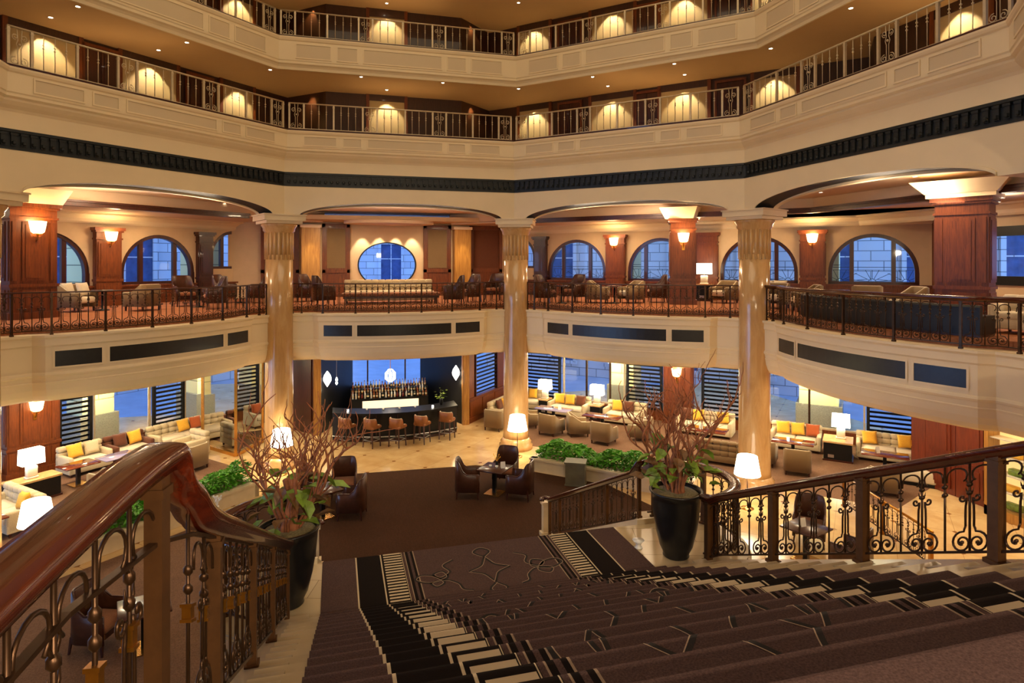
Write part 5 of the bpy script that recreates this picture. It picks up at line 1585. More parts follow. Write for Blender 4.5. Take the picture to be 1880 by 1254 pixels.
# ---- hall: club chairs and tables
GC = 'dark leather club chairs in the hall'
def club(px, py, face_deg, label): q = at(px, py, 0); dining(Vector((q.x, q.y, .008)), math.radians(face_deg-90), label, GC)
def hall_table(loc, turn, label):
    t = thing('cafe_table', label, 'table', loc, turn, 'dark square cafe tables')
    mb = MB(); mb.rbox(-.4, .4, -.4, .4, .70, .74, .008, 1); mb.build('table_top', M['wood_dark'], t)
    mb = MB(); mb.bx(-.05, .05, -.05, .05, .02, .70); mb.build('pedestal', M['black'], t)
    mb = MB(); mb.bx(-.24, .24, -.24, .24, 0, .025); mb.build('foot_plate', M['brass'], t); return t
q = at(908, 906, 0); TC = Vector((q.x, q.y, .008)); hall_table(TC, math.radians(50), 'dark square cafe table in the middle of the hall')
def around(ang, dist, label, turn=0):
    a = math.radians(ang); p = TC+Vector((math.cos(a), math.sin(a), 0))*dist; dining(p, a+PI-PI/2+math.radians(turn), label, GC)
around(178, .80, 'dark club chair left of the cafe table, its front to the right', -12)
around(52, .88, 'dark club chair behind the cafe table, before the back column', 6)
around(-38, .82, 'dark club chair right of the cafe table with its back to the stairs', 5)
small('cup', TC+Vector((-.1, .1, .732)), 'white cup on the left of the cafe table', 'white cups'); small('cup', TC+Vector((.06, -.02, .732)), 'white cup on the right of the cafe table', 'white cups')
small('menu_card', TC+Vector((.22, -.1, .732)), 'white menu card on the cafe table', 'menu cards')
t = thing('flower_vase', 'small vase of pale twigs on the cafe table', 'vase', TC+Vector((.12, .2, .732)))
mb = MB().smooth(); mb.lathe([(.03, 0), (.045, .05), (.025, .1), (.03, .12)], 12); mb.build('vase', M['black'], t)
mb = MB()
for k in range(10): a = k*.63; mb.tube([(0, 0, .1), (.05*math.cos(a), .05*math.sin(a), .19), (.1*math.cos(a), .1*math.sin(a), .24+.05*(k % 3))], .004, 4); mb.ball(.1*math.cos(a), .1*math.sin(a), .24+.05*(k % 3), .014, 6)
mb.build('twigs', M['yellow'], t)
club(632, 912, -95, 'dark club chair facing the stairs, back one of the left group')
club(648, 948, 165, 'dark club chair facing left, right one of the left group')
club(574, 925, -15, 'dark club chair half hidden behind the left pot plant')
q = at(592, 950, 0); hall_table(Vector((q.x, q.y, .008)), .5, 'dark square cafe table behind the left pot plant')
q = at(1480, 1028, 0); TR = Vector((q.x, q.y, 0)); hall_table(TR, math.radians(20), 'dark cafe table seen through the right stair railing')
dining(TR+Vector((.75, .75, 0)), math.radians(135), 'dark club chair behind the cafe table seen through the right railing', GC)
dining(TR+Vector((.45, -.85, 0)), math.radians(20), 'dark club chair nearest the stairs seen through the right railing', GC)
small('menu_card', TR+Vector((-.05, .05, .74)), 'white menu card on the table seen through the right railing', 'menu cards')
q = at(265, 1190, 0); TL = Vector((q.x, q.y, 0)); hall_table(TL, .3, 'dark cafe table seen through the near left balusters')
dining(TL+Vector((-.8, .3, 0)), math.radians(-110), 'dark club chair seen through the near left balusters', GC)
small('menu_card', TL+Vector((.05, .05, .74)), 'white menu card on the table seen through the near left balusters', 'menu cards')

# ---- the bar
def arcbar(U): return 11.52 + .62*(U/2.35)**2
t = thing('bar_counter', 'curved black bar counter with glossy top before the niche', 'bar', (0, CY, 0))
us = [-2.35+4.7*i/24 for i in range(25)]
def barslab(mb, o0, o1, z0, z1):
    P = [(u, arcbar(u)+o0) for u in us] + [(u, arcbar(u)+o1) for u in reversed(us)]
    mb.prism(P, z0, z1)
mb = MB(); barslab(mb, .12, .75, .1, 1.04); mb.build('front', M['black'], t)
mb = MB(); barslab(mb, -.06, .82, 1.04, 1.1); mb.build('counter_top', M['black'], t)
mb = MB(); barslab(mb, .16, .7, 0, .1); mb.build('plinth', M['wood_dark'], t)
mb = MB().smooth(); mb.tube([(u, arcbar(u)+.02, .22) for u in us], .02, 8); mb.build('foot_rail', M['steel'], t)
for i in range(1, 6):
    mb = MB(); u = -2.35+4.7*i/6; mb.bx(u-.012, u+.012, arcbar(u)+.105, arcbar(u)+.13, .12, 1.02); mb.build('joint_strip', M['wood_dark'], t)
for i, (px, py, ord_) in enumerate(((634, 816, 'leftmost'), (680, 818, 'second from the left'), (727, 817, 'middle one'), (772, 811, 'second from the right'), (817, 802, 'rightmost'))):
    q = at(px, py, 0); stool(Vector((q.x, q.y-(.2 if i < 4 else .3), 0)), math.radians(-48+i*3), 'tan leather bar stool before the black bar, ' + ord_ + ' of five', 'tan leather bar stools')
t = thing('back_bar', 'black back bar with lit panel and two bottle steps under the window', 'bar shelf', (0, CY+15.2, 0))
mb = MB(); mb.bx(-1.62, 1.62, -.25, .3, 0, .92); mb.build('cabinet', M['black'], t)
mb = MB(); mb.bx(-1.15, 1.2, -.262, -.25, .52, .84); mb.build('lit_panel', M['backlit'], t)
for k, (y, z) in enumerate(((-.2, .92), (-.04, 1.10), (.12, 1.28))):
    mb = MB(); mb.bx(-1.62, 1.62, y-.08, y+.10, z if k == 0 else z-.2, z+.02); mb.build('bottle_step', M['black'], t)
BP = []
for i in range(4):
    mb = MB().smooth(); pr = [[(.036, 0), (.038, .01), (.038, .19), (.014, .24), (.013, .30), (.016, .31), (.016, .325)], [(.042, 0), (.044, .02), (.044, .16), (.03, .2), (.014, .22), (.014, .27), (.018, .29)],
                              [(.034, 0), (.036, .01), (.032, .2), (.016, .23), (.014, .33), (.016, .335)], [(.046, 0), (.05, .05), (.04, .14), (.018, .18), (.016, .25), (.02, .27)]][i]
    mb.lathe(pr, 10); BP.append((mb, pr))
bro = []
for i, (mb, pr) in enumerate(BP):
    t = thing('bottle', '', 'bottle', (0, 0, 0), 0, 'bottles on the back bar')
    mb.build('body', M['bottles'][i], t)
    q = MB().smooth(); q.lathe([(pr[-1][0]+.002, pr[-1][1]-.03), (pr[-1][0]+.003, pr[-1][1]+.012)], 8); q.build('cap', M['gilt'], t)
    q = MB().smooth(); q.lathe([(pr[1][0]+.0015, pr[1][1]+.05), (pr[1][0]+.0015, pr[1][1]+.12)] if i != 3 else [(.046, .07), (.042, .12)], 10, cap=False); q.build('paper_label', M['tufted'], t)
    bro.append([t, False])
BN = ['amber', 'dark green', 'clear', 'dark red']; RW = ['front step of the back bar', 'middle step of the back bar', 'top step of the back bar']
for r, (y, z) in enumerate(((-.2, .94), (-.04, 1.12), (.12, 1.30))):
    for i in range(26):
        k = random.choice((0, 0, 1, 1, 2, 2, 3)); x = -1.53+3.06*i/25+random.uniform(-.01, .01)
        loc = (x, CY+15.2+y+random.uniform(-.02, .02), z); lab = '%s bottle standing on the %s' % (BN[k], RW[r])
        if not bro[k][1]: o = bro[k][0]; o.location = loc; o['label'] = lab; bro[k][1] = True
        else: dup(bro[k][0], loc, random.random()*6, lab)
t = thing('pendant_lantern', 'white faceted lantern hanging over the middle of the bar', 'pendant lamp', (-.1, CY+13.7, 1.84))
mb = MB()
for k in range(8):
    a = 2*PI*k/8; c, s = math.cos(a), math.sin(a)
    mb.tube([(.05*c, .05*s, 0), (.2*c, .2*s, .12), (.2*c, .2*s, .36), (.08*c, .08*s, .5)], .014, 5)
for z, r in ((.12, .2), (.36, .2), (.5, .08)): mb.tube([(r*math.cos(2*PI*k/16), r*math.sin(2*PI*k/16), z) for k in range(17)], .012, 5)
mb.build('cage', M['pearl'], t)
mb = MB(); mb.tube([(0, 0, .5), (0, 0, 1.62)], .012, 6); mb.build('stem', M['gilt'], t)
mb = MB().smooth(); mb.lathe([(.02, .14), (.07, .2), (.07, .3), (.02, .36)], 12); mb.build('globe', M['pearl'], t); lamp_light(t, .25, 30)
for sx, lab in ((-1, 'white pearl wall lamp on the black wall left of the bar'), (1, 'white pearl wall lamp on the black wall right of the bar')):
    t = thing('pearl_lamp', lab, 'wall light', (sx*2.55, CY+13.5, 1.8), 0, 'pearl lamps beside the bar')
    mb = MB().smooth(); mb.lathe([(.005, 0), (.07, .1), (.15, .24), (.16, .33), (.12, .46), (.04, .58), (.01, .62)], 16); mb.build('shade', M['pearl'], t)
    mb = MB(); mb.tube([(0, 0, .3), (sx*.13, .1, .34)], .02, 6); mb.box(sx*.12, .06, .34, .05, .1, .16); mb.build('bracket', M['gilt'], t); lamp_light(t, -.12, 10)
t = thing('crystal_pendant', 'thin crystal pendant hanging at the left of the bar', 'pendant lamp', (-2.2, CY+13.0, 1.95))
mb = MB().smooth(); mb.tube([(0, 0, .3), (0, 0, 1.51)], .006, 5); mb.build('wire', M['steel'], t)
mb = MB().smooth(); mb.lathe([(.01, 0), (.05, .06), (.03, .14), (.05, .2), (.015, .3)], 10); mb.build('drop', M['pearl'], t)
t = thing('vase_of_greenery', 'vase of green leaves at the right end of the bar', 'vase', (1.75, CY+12.35, 1.1))
mb = MB().smooth(); mb.lathe([(.05, 0), (.08, .08), (.06, .2), (.07, .24)], 14); mb.build('vase', M['black'], t)
mb = MB()
for k in range(40):
    a = random.random()*6.3; r = random.uniform(.03, .24); z = random.uniform(.24, .62); mb.at(r*math.cos(a), r*math.sin(a), z, a, random.uniform(-.8, .8)); mb.add([(-.05, 0, 0), (0, -.035, .01), (.07, 0, 0), (0, .035, .01)], [(0,1,2,3)])
mb.build('leaves', M['leaf'], t)
for u, lab in ((-1.8, 'lit candle glass at the left end of the bar'), (1.35, 'lit candle glass at the right of the bar')):
    small('candle', (u, CY+arcbar(u)+.2, 1.1), lab, 'candle glasses')
for i, u in enumerate((-1.1, -.5, .1, .7)): small('cup', (u, CY+arcbar(u)+.55, 1.1), 'white cup standing on the black bar top', 'cups on the bar')

# ---- glass vestibule at the street entrance
q0 = at(433, 838, 0)
t = thing('glass_vestibule', 'brass framed glass entrance vestibule in the left lounge', 'vestibule', q0)
A = Vector((0, 0, 0)); B2 = at(372, 820, 0)-q0; C2 = at(482, 812, 0)-q0; B2.z = C2.z = 0; D2 = B2+C2
for p in (A, B2, C2, D2):
    mb = MB(); mb.box(p.x, p.y, 1.74, .09, .09, 3.43); mb.build('brass_post', M['brass'], t)
for a, b in ((A, B2), (A, C2), (C2, D2)):
    mb = MB(); d = (b-a); nn = Vector((-d.y, d.x, 0)).normalized()*.06
    mb.add([tuple(a+nn), tuple(b+nn), tuple(b-nn), tuple(a-nn), tuple(a+nn+Vector((0, 0, .12))), tuple(b+nn+Vector((0, 0, .12))), tuple(b-nn+Vector((0, 0, .12))), tuple(a-nn+Vector((0, 0, .12)))], [(0,1,2,3), (4,5,6,7), (0,1,5,4), (2,3,7,6), (1,2,6,5), (3,0,4,7)])
    mb.build('sill', M['brass'], t)
    mb = MB(); mb.add([tuple(a+Vector((0, 0, .12))), tuple(b+Vector((0, 0, .12))), tuple(b+Vector((0, 0, 3.4))), tuple(a+Vector((0, 0, 3.4)))], [(0,1,2,3)]); mb.build('glass_pane', M['glass'], t)
mb = MB(); k = .88; c = D2*.5
P = [c+(p-c)*k for p in (A, B2, D2, C2)]; mb.prism([(p.x, p.y) for p in P], 0, .02)
solo('door_mat', mb, M['carpet_hall'], 'dark brown mat inside the glass vestibule', 'mat', q0)

# ---- planters with hedges
def hedge(phi, t0, t1, n, w, label_p, label_h, cnt):
    pl = thing('stone_planter', label_p, 'planter', bay(phi, (t0+t1)/2, n, 0), bay_rz(phi), 'low stone planters with hedges'); h = (t1-t0)/2
    mb = MB()
    for q in ((-h, h, -w/2, -w/2+.14), (-h, h, w/2-.14, w/2), (-h, -h+.14, -w/2, w/2), (h-.14, h, -w/2, w/2)): mb.bx(q[0], q[1], q[2], q[3], 0, .36)
    mb.build('trough', M['stone'], pl)
    mb = MB()
    for q in ((-h-.04, h+.04, -w/2-.04, -w/2+.18), (-h-.04, h+.04, w/2-.18, w/2+.04), (-h-.04, -h+.18, -w/2, w/2), (h-.18, h+.04, -w/2, w/2)): mb.bx(q[0], q[1], q[2], q[3], .36, .42)
    mb.build('coping', M['stone'], pl)
    mb = MB(); mb.bx(-h+.1, h-.1, -w/2+.1, w/2-.1, .05, .34); mb.build('soil', M['soil'], pl)
    hd = thing('hedge', label_h, 'plant', bay(phi, (t0+t1)/2, n, .34), bay_rz(phi), 'low green hedges')
    mb = MB()
    for i in range(cnt):
        x = random.uniform(-h+.12, h-.12); y = random.uniform(-w/2+.08, w/2-.08)
        top = .50+.10*math.sin(x*3.1)+.07*math.sin(x*7+2); z = top*(1-random.random()**2.2*.9)*(1-.35*(abs(y)/(w/2))**2)
        mb.at(x, y, max(.02, z), random.random()*6.3, random.uniform(-.9, .9), random.uniform(-.7, .7)); l = random.uniform(.06, .10)
        mb.add([(-l, 0, 0), (-l*.2, -l*.42, .012), (l, 0, 0), (-l*.2, l*.42, .012)], [(0,1,2), (0,2,3)])
    mb.build('foliage', M['hedge'], hd)
    mb = MB()
    for i in range(int(h*10)):
        x = random.uniform(-h+.2, h-.2); y = random.uniform(-w/2+.2, w/2-.2); mb.tube([(x, y, 0), (x+random.uniform(-.05, .05), y, .3)], .006, 4)
    mb.build('stems', M['bark'], hd)
hedge(45, -2.4, 2.6, 8.25, 1.0, 'low stone planter holding the right hedge', 'dense green hedge behind the cafe table on the right', 3600)
hedge(135, -3.4, 2.0, 8.65, 1.0, 'low stone planter holding the left hedge', 'dense green hedge on the left, beyond the curved handrail', 4200)
q = at(1057, 889, 0)
t = thing('pedestal', 'square grey green pedestal standing before the right hedge', 'pedestal', q, bay_rz(45)+.3)
mb = MB(); mb.bx(-.29, .29, -.22, .22, .04, .66); mb.build('body', M['skin_grey'], t); mb = MB(); mb.bx(-.31, .31, -.24, .24, 0, .04); mb.build('foot', M['skin_grey'], t); mb = MB(); mb.bx(-.32, .32, -.25, .25, .66, .71); mb.build('cap', M['skin_grey'], t)

q = at(399, 952, .42)
t = thing('flower_vase', 'white vase with white blossom on the left planter edge', 'vase', Vector((q.x, q.y, .42)))
mb = MB().smooth(); mb.lathe([(.04, 0), (.06, .06), (.05, .2), (.03, .26), (.04, .3)], 14); mb.build('vase', M['white'], t)
mb = MB()
for k in range(14):
    a = k*.9; r = .03+.012*(k % 5); mb.tube([(0, 0, .28), (r*.5*math.cos(a), r*.5*math.sin(a), .4), (r*1.6*math.cos(a), r*1.6*math.sin(a), .44+.03*(k % 4))], .003, 4); mb.ball(r*1.6*math.cos(a), r*1.6*math.sin(a), .45+.03*(k % 4), .026, 6)
mb.build('blossom', M['white'], t)
# ---- pots with twisted branches
def pot(loc, label, s=1.0):
    t = thing('plant_pot', label, 'pot', loc, 0, 'tall black pots on the landing')
    mb = MB().smooth(); mb.lathe([(.17, 0), (.19, .02), (.18, .05), (.235, .16), (.29, .38), (.33, .62), (.35, .85), (.365, .94), (.385, .95), (.385, .97), (.35, .97), (.345, .90), (.34, .86)], 36, cap=False)
    mb.lathe([(.001, .0), (.17, 0)], 36, cap=False); mb.build('body', M['pot'], t)
    mb = MB().smooth(); mb.lathe([(.345, .90), (.3, .935), (.15, .95), (.001, .955)], 24, cap=False); mb.build('soil', M['soil'], t); return t
def branches(loc, label, seed, spread=.75, height=1.45, lean=(0, 0)):
    rnd = random.Random(seed); t = thing('branch_plant', label, 'plant', loc, 0, 'twisted branches in the landing pots')
    mb = MB().smooth(); tips = []
    def grow(p, d, r, L, depth):
        pts = [p]; n = 6; q = p.copy(); dd = d.copy()
        for i in range(n):
            dd = (dd + Vector((rnd.uniform(-.42, .42), rnd.uniform(-.42, .42), rnd.uniform(-.12, .3)))).normalized(); q = q+dd*L/n; pts.append(q.copy())
        mb.tube(catmull(pts, 2), [r*(1-.55*i/(2*n)) for i in range(2*n+1)], 5)
        if depth > 0:
            for i in (2, 3, 4, 5, 6):
                if rnd.random() < (.85 if i > 2 else .5):
                    e = (dd + Vector((rnd.uniform(-1, 1), rnd.uniform(-1, 1), rnd.uniform(-.1, .8)))).normalized(); grow(pts[i], e, r*(.62 if depth > 1 else .5), L*rnd.uniform(.45, .72), depth-1)
        else: tips.append(q.copy())
    for k in range(9):
        a = 2*PI*k/9+rnd.uniform(-.3, .3); p = Vector((.10*math.cos(a), .10*math.sin(a), -.03))
        d = Vector((math.cos(a)*spread*.42+lean[0], math.sin(a)*spread*.42+lean[1], 1)).normalized(); grow(p, d, .030 if k < 4 else .02, height*.72*rnd.uniform(.8, 1.15), 2)
    for k in range(3):
        a = rnd.random()*6; mb.tube(catmull([(.09*math.cos(a), .09*math.sin(a), -.03), (.05*math.cos(a+1), .05*math.sin(a+1), .2), (.07*math.cos(a+2), .07*math.sin(a+2), .42), (.05*math.cos(a+3), .05*math.sin(a+3), .6)], 3), [.055-.002*i for i in range(10)], 7)
    mb.build('branches', M['bark'], t)
    for mat, nm, n in (('leaf', 'green_leaves', 34), ('leaf_brown', 'bronze_leaves', 16)):
        mb = MB()
        for i in range(n):
            a = rnd.random()*6.3; r = rnd.uniform(.18, .58); z = rnd.uniform(.1, .62)
            mb.at(r*math.cos(a)+lean[0]*.3, r*math.sin(a), z, a, rnd.uniform(-.7, .3), rnd.uniform(-.6, .9)); l = rnd.uniform(.10, .18)
            mb.add([(-l*.8, 0, 0), (-l*.45, -l*.62, .02), (l*.25, -l*.55, .03), (l, 0, -.02), (l*.25, l*.55, .03), (-l*.45, l*.62, .02), (0, 0, -.015)], [(0,1,6), (1,2,6), (2,3,6), (3,4,6), (4,5,6), (5,0,6)])
        mb.build(nm, M[mat], t)
    return t
PR = Vector((2.55, 8.14, LAND+.004)); PL_ = Vector((-2.82, 8.26, LAND+.004))
pot(PR, 'tall black pot on the right of the stair landing'); branches(PR+Vector((0, 0, .95)), 'twisted bare branches with leaves in the right pot', 5, .8, 1.5)
pot(PL_, 'tall black pot on the left of the stair landing'); branches(PL_+Vector((0, 0, .95)), 'twisted bare branches with leaves in the left pot', 12, .62, 1.45, (.16, .1))
q = at(1172, 1006, LAND+.004)
t = thing('uplight', 'small lit white uplight on the marble beside the right pot', 'floor light', q)
mb = MB().smooth(); mb.lathe([(.06, 0), (.06, .02), (.03, .04), (.05, .08), (.09, .12)], 16); mb.build('housing', M['white'], t)
mb = MB().smooth(); mb.lathe([(.001, .10), (.075, .112)], 16, cap=False); mb.build('lens', M['pearl'], t)

# ---- display cabinet and lower stair rail on the right
t = thing('display_cabinet', 'gold framed glass cabinet lit yellow at the right edge', 'cabinet', (14.35, CY-.45, 0))
mb = MB(); mb.bx(0, .5, -1.3, -1.2, 0, 2.75); mb.bx(0, .5, 1.15, 1.25, 0, 2.75); mb.bx(0, .5, -1.3, 1.25, 2.6, 2.75); mb.bx(0, .5, -1.3, 1.25, 0, .25); mb.bx(0, .06, -.06, .02, .25, 2.6); mb.build('frame', M['gold_panel'], t)
mb = MB(); mb.bx(.42, .46, -1.2, 1.15, .25, 2.6); mb.bx(.05, .45, -1.2, 1.15, 2.54, 2.6); mb.build('lining', M['yellow_lit'], t)
for z in (.7, 1.15, 1.6, 2.05):
    mb = MB(); mb.bx(.06, .42, -1.2, 1.15, z, z+.025); mb.build('shelf', M['linen'], t)
mb = MB(); mb.add([(.03, -1.2, .25), (.03, 1.15, .25), (.03, 1.15, 2.6), (.03, -1.2, 2.6)], [(0,1,2,3)]); mb.build('glass_pane', M['glass'], t)
for i in range(8):
    z = (.275, .725, 1.175, 1.625)[i % 4]; y = (-.85, .55)[i//4]+.12*(i % 3)
    mb = MB(); mb.rbox(-.1, .1, -.22, .22, 0, .16, .02, 1)
    solo('gift_box', mb, M['yellow' if i % 2 else 'leaf'], ('mustard' if i % 2 else 'green') + ' box on a shelf of the lit cabinet', 'box', (14.61, CY-.45+y, z+.004), 0, 'boxes in the lit cabinet')
P0, P1 = at(1548, 928, 0), at(1712, 1046, 0)
LL = (P1-P0).length
balustrade('low scroll railing on the hall floor behind the right stair railing', 'railing', [P0, P1], fill(LL, [.05, LL/2, LL-.05], .2), .86, 'bronze', 'gilt', HR_S, 'gilt', None, 1.0, False, True, None, True)

# ---- mezzanine furniture
def mz(px, py): return at(px, py, MEZ)
def mzchair(p, px, py, face, label, group):
    q = mz(px, py); return p(q, math.radians(face)-PI/2, label, group)
GM = 'round backed chairs on the left mezzanine'
o = mzchair(tub, 140, 572, -20, 'low taupe lounge chair with cream pillows at the left of the left mezzanine', GA)
for i, (dx, l) in enumerate(((-.12, 'left cream pillow on the lounge chair on the left mezzanine'), (.26, 'right cream pillow on the lounge chair on the left mezzanine'))):
    cushion('linen', mz(140, 572)+Vector((dx-.1, -.02+.08*i, .68)), math.radians(-110), l, 'pillows on the mezzanine', .3)
def round_table(loc, label, r=.29):
    t = thing('round_table', label, 'table', loc, 0, 'round mezzanine tables')
    mb = MB().smooth(); mb.lathe([(r, .62), (r, .65), (.001, .65)], 24); mb.build('table_top', M['wood_dark'], t)
    mb = MB().smooth(); mb.lathe([(.2, 0), (.2, .02), (.03, .05), (.03, .62)], 16); mb.build('pedestal', M['black'], t)
round_table(mz(188, 570), 'round dark table beside the low lounge chair on the left mezzanine')
mzchair(tub, 262, 570, 150, 'taupe armchair with cream back in the middle of the left mezzanine', GA)
for i, (x, y, f, l) in enumerate(((338, 562, -60, 'leftmost'), (396, 567, 200, 'second'), (410, 556, -20, 'third'), (476, 556, 180, 'rightmost'))):
    mzchair(dining, x, y, f, 'dark round backed chair on the left mezzanine, %s of four by the small arched window' % l, GM)
round_table(mz(366, 564), 'round dark table among the round backed chairs on the left mezzanine')
round_table(mz(441, 556), 'round dark table nearest the column on the left mezzanine')
sofa(90, -.28, 11.95, 'in', 3.3, 'long beige tufted sofa under the oval window on the mezzanine', (0, 0), MEZ, 'tufted', .86)
t = thing('bench', 'long upholstered bench before the sofa under the oval window', 'bench', bay(90, -.28, 11.05, MEZ), 0)
mb = MB(); mb.rbox(-1.75, 1.75, -.24, .24, .30, .42, .04); mb.build('seat', M['seat_cloth'], t)
mb = MB(); mb.bx(-1.7, 1.7, -.22, .22, .22, .30); mb.build('frame', M['wood_dark'], t); legs(t, [(-1.6, -.17), (1.6, -.17), (-1.6, .17), (1.6, .17), (-.1, -.17), (-.1, .17)], .23, .05, .04, M['wood_dark'])
for x, y, f, l in ((592, 561, 20, 'dark leather armchair left of the sofa under the oval window'), (835, 559, 160, 'dark leather armchair right of the sofa under the oval window'),
                   (566, 553, -30, 'dark chair by the left golden pilaster on the mezzanine'), (864, 554, 200, 'dark chair by the right golden pilaster on the mezzanine'), (910, 550, 230, 'dark chair beside the back column on the mezzanine')):
    mzchair(dining, x, y, f, l, 'dark armchairs on the back mezzanine')
for x, y, f, l in ((1000, 556, -40, 'dark chair just right of the back column on the mezzanine'), (1056, 554, 200, 'dark round backed chair before the first arch right of the back column'),
                   (1208, 555, 160, 'dark chair left of the free standing wood pillar on the mezzanine')):
    mzchair(dining, x, y, f, l, 'dark chairs on the right mezzanine')
mzchair(tub, 1098, 556, -30, 'taupe armchair with cream seat below the pilaster sconce on the right mezzanine', GA)
mzchair(tub, 1160, 556, 180, 'taupe armchair facing left on the right mezzanine', GA)
mzchair(tub, 1330, 556, 200, 'taupe armchair right of the free standing wood pillar', GA)
round_table(mz(1128, 557), 'round dark table between the armchairs on the right mezzanine'); round_table(mz(1031, 557), 'round dark table before the first arch on the right mezzanine')
q = bay(45, 1.4, 15.2, MEZ); console = make_console(.6, .5, .66); console['label'] = 'black console on the mezzanine behind the free standing wood pillar'; console.location = q; console.rotation_euler = (0, 0, facing(45, 'in'))
tlamp(q+Vector((0, 0, .66)), bay_rz(45), 'lit box shaded lamp on the mezzanine right of the free standing pillar', 'lit lounge table lamps')
mzchair(tub, 1422, 566, 210, 'taupe armchair with cream pillows right of the front column on the mezzanine', GA)
mzchair(tub, 1482, 572, 150, 'dark taupe armchair under the far right pilaster sconce', GA)
mzchair(tub, 1592, 575, 45, 'taupe armchair seen from behind below the far right arched window', GA)
mzchair(tub, 1668, 580, 160, 'taupe armchair left of the widest wood pillar', GA)
for px, l in ((1408, 'left cream pillow beside the front right column on the mezzanine'), (1432, 'right cream pillow beside the front right column on the mezzanine')):
    cushion('linen', mz(px, 562)+Vector((0, 0, .68)), facing(45, 'in'), l, 'pillows on the mezzanine', .3)
round_table(mz(1541, 570), 'round dark table between the armchairs on the far right mezzanine')
for px, l in ((1852, 'cream seat at the far right edge of the mezzanine'),):
    q = mz(px+18, 612); o = make_sofa(.8, 'linen', .8, (1, 1), .8); o['label'] = l; o['group'] = GS; o.location = q; o.rotation_euler = (0, 0, math.radians(100))
# black banquette behind the far right railing
P = [p for p in fascia_path(0, MEZ, .85, 3.62)][2:-4]
t = thing('banquette', 'long black leather banquette back behind the far right mezzanine railing', 'bench', P[0])
mb = MB(); mb.sweep([p-P[0] for p in P], [(-.06, .04), (.06, .04), (.06, .60), (.03, .64), (-.03, .64), (-.06, .60)]); mb.build('backrest', M['black_leather'], t)
mb = MB(); mb.sweep([p-P[0] for p in P], [(-.62, .04), (-.07, .04), (-.07, .42), (-.62, .42)]); mb.build('seat', M['black_leather'], t)
mb = MB(); mb.sweep([p-P[0] for p in P], [(-.58, 0), (.04, 0), (.04, .04), (-.58, .04)]); mb.build('plinth', M['wood_dark'], t)
# ------------------------------------------------------------------ light, sky and camera
def area(loc, size, energy, target, col=(1, .8, .55), sy=None, spread=180):
    L = bpy.data.lights.new('area', 'AREA'); L.energy = energy; L.color = col; L.size = size; L.spread = math.radians(spread)
    if sy: L.shape = 'RECTANGLE'; L.size_y = sy
    o = bpy.data.objects.new('area', L); COL.objects.link(o); o.location = loc
    o.rotation_euler = (Vector(target)-Vector(loc)).to_track_quat('-Z', 'Y').to_euler(); return o
area((0, CY-.5, 20.6), 11, 840, (0, CY-.5, 0), (1, .80, .50))
# ceiling lights below the mezzanine and in its ceiling
for phi in (135, 90, 45, 0):
    for t, n in ((-4.2, 12.6), (-1.4, 13.6), (1.4, 13.6), (4.2, 12.6), (-2.2, 10.9), (2.2, 10.9)):
        if phi == 90 and abs(t) > 3: continue
        area(bay(phi, t, n, 3.42), .5, {0: 50, 90: 42}.get(phi, 92), bay(phi, t, n, 0), (1, .81, .54))
    for t, n in ((-2.6, 14.3), (2.6, 14.3), (0, 11.6)):
        area(bay(phi, t, n, 8.34 if n > 13 else 8.74), .5, 85, bay(phi, t, n, 0), (1, .76, .48))
for x in (-1.1, -.37, .37, 1.1): spot_light(bay(90, x, 16.1, 8.24), 190, bay(90, x, 16.42, 6.6), 56, .4, (1, .85, .6))
for x in (-3.25, 3.33): spot_light(bay(90, x, 15.4, 8.3), 150, bay(90, x, 15.9, 6.6), 34, .6, (1, .8, .45))
# added unseen uplights that brighten the corridor and mezzanine ceilings
for phi in (135, 90, 45, 0):
    for z in (12.9, 16.2): area(bay(phi, 0, 11.4, z-.9), 3.4, 8, bay(phi, 0, 11.4, 20), (1, .68, .32), .8)
    area(bay(phi, 0, 11.6, 8.1), 5.0, 100, bay(phi, 0, 11.6, 20), (1, .78, .54), .5)
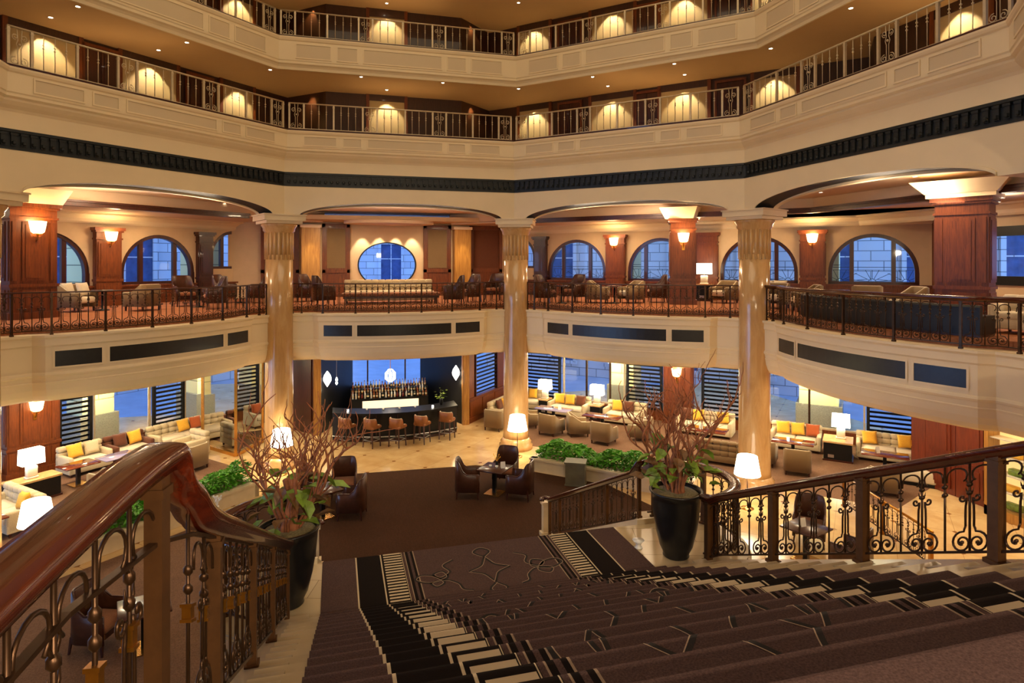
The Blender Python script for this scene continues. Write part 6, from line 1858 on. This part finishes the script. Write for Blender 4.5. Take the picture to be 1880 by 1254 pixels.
# added unseen fill light in mid-air, aimed at the spandrels
area((0, 6.0, 9.6), 4.5, 120, (0, 20, 8.6), (1, .82, .58), 1.6)
for x in (-1.7, 1.7): area((x, -2.7, 7.35), .3, 290, (x*.6, 5.5, 3.4), (1, .78, .52))
area((-1.2, -1.6, 10.2), 1.0, 50, (0, 6.5, 3), (1, .78, .55))
W = bpy.data.worlds.new('dusk'); S.world = W; W.use_nodes = True
nt = W.node_tree; nt.nodes.clear()
ou = nt.nodes.new('ShaderNodeOutputWorld'); bg = nt.nodes.new('ShaderNodeBackground'); tc = nt.nodes.new('ShaderNodeTexCoord'); sp = nt.nodes.new('ShaderNodeSeparateXYZ'); rp = nt.nodes.new('ShaderNodeValToRGB')
nt.links.new(tc.outputs['Generated'], sp.inputs[0]); nt.links.new(sp.outputs[2], rp.inputs[0])
rp.color_ramp.elements[0].position = 0; rp.color_ramp.elements[0].color = (.30, .54, 1.0, 1)
rp.color_ramp.elements[1].position = .6; rp.color_ramp.elements[1].color = (.12, .30, .85, 1)
nt.links.new(rp.outputs[0], bg.inputs[0]); bg.inputs[1].default_value = 5.0; nt.links.new(bg.outputs[0], ou.inputs[0])
cam = bpy.data.cameras.new('camera'); co = bpy.data.objects.new('camera', cam); COL.objects.link(co)
co.location = (CAMX, 0, EYE); co.rotation_euler = (PI/2, 0, -YAW)
cam.sensor_width = 36; cam.sensor_fit = 'HORIZONTAL'; cam.lens = FPX/1880*36
cam.shift_x = (940-PX0)/1880; cam.shift_y = -(627-PY0)/1880; cam.clip_start = .05; cam.clip_end = 300
S.camera = co
S.view_settings.view_transform = 'Standard'; S.view_settings.look = 'None'; S.view_settings.exposure = 0
c = S.cycles
c.max_bounces = 7; c.diffuse_bounces = 4; c.glossy_bounces = 3; c.transmission_bounces = 4; c.transparent_max_bounces = 12
c.sample_clamp_indirect = 6; c.caustics_reflective = False; c.caustics_refractive = False
c.use_adaptive_sampling = True; c.adaptive_threshold = .03
c.use_denoising = True; c.use_light_tree = True
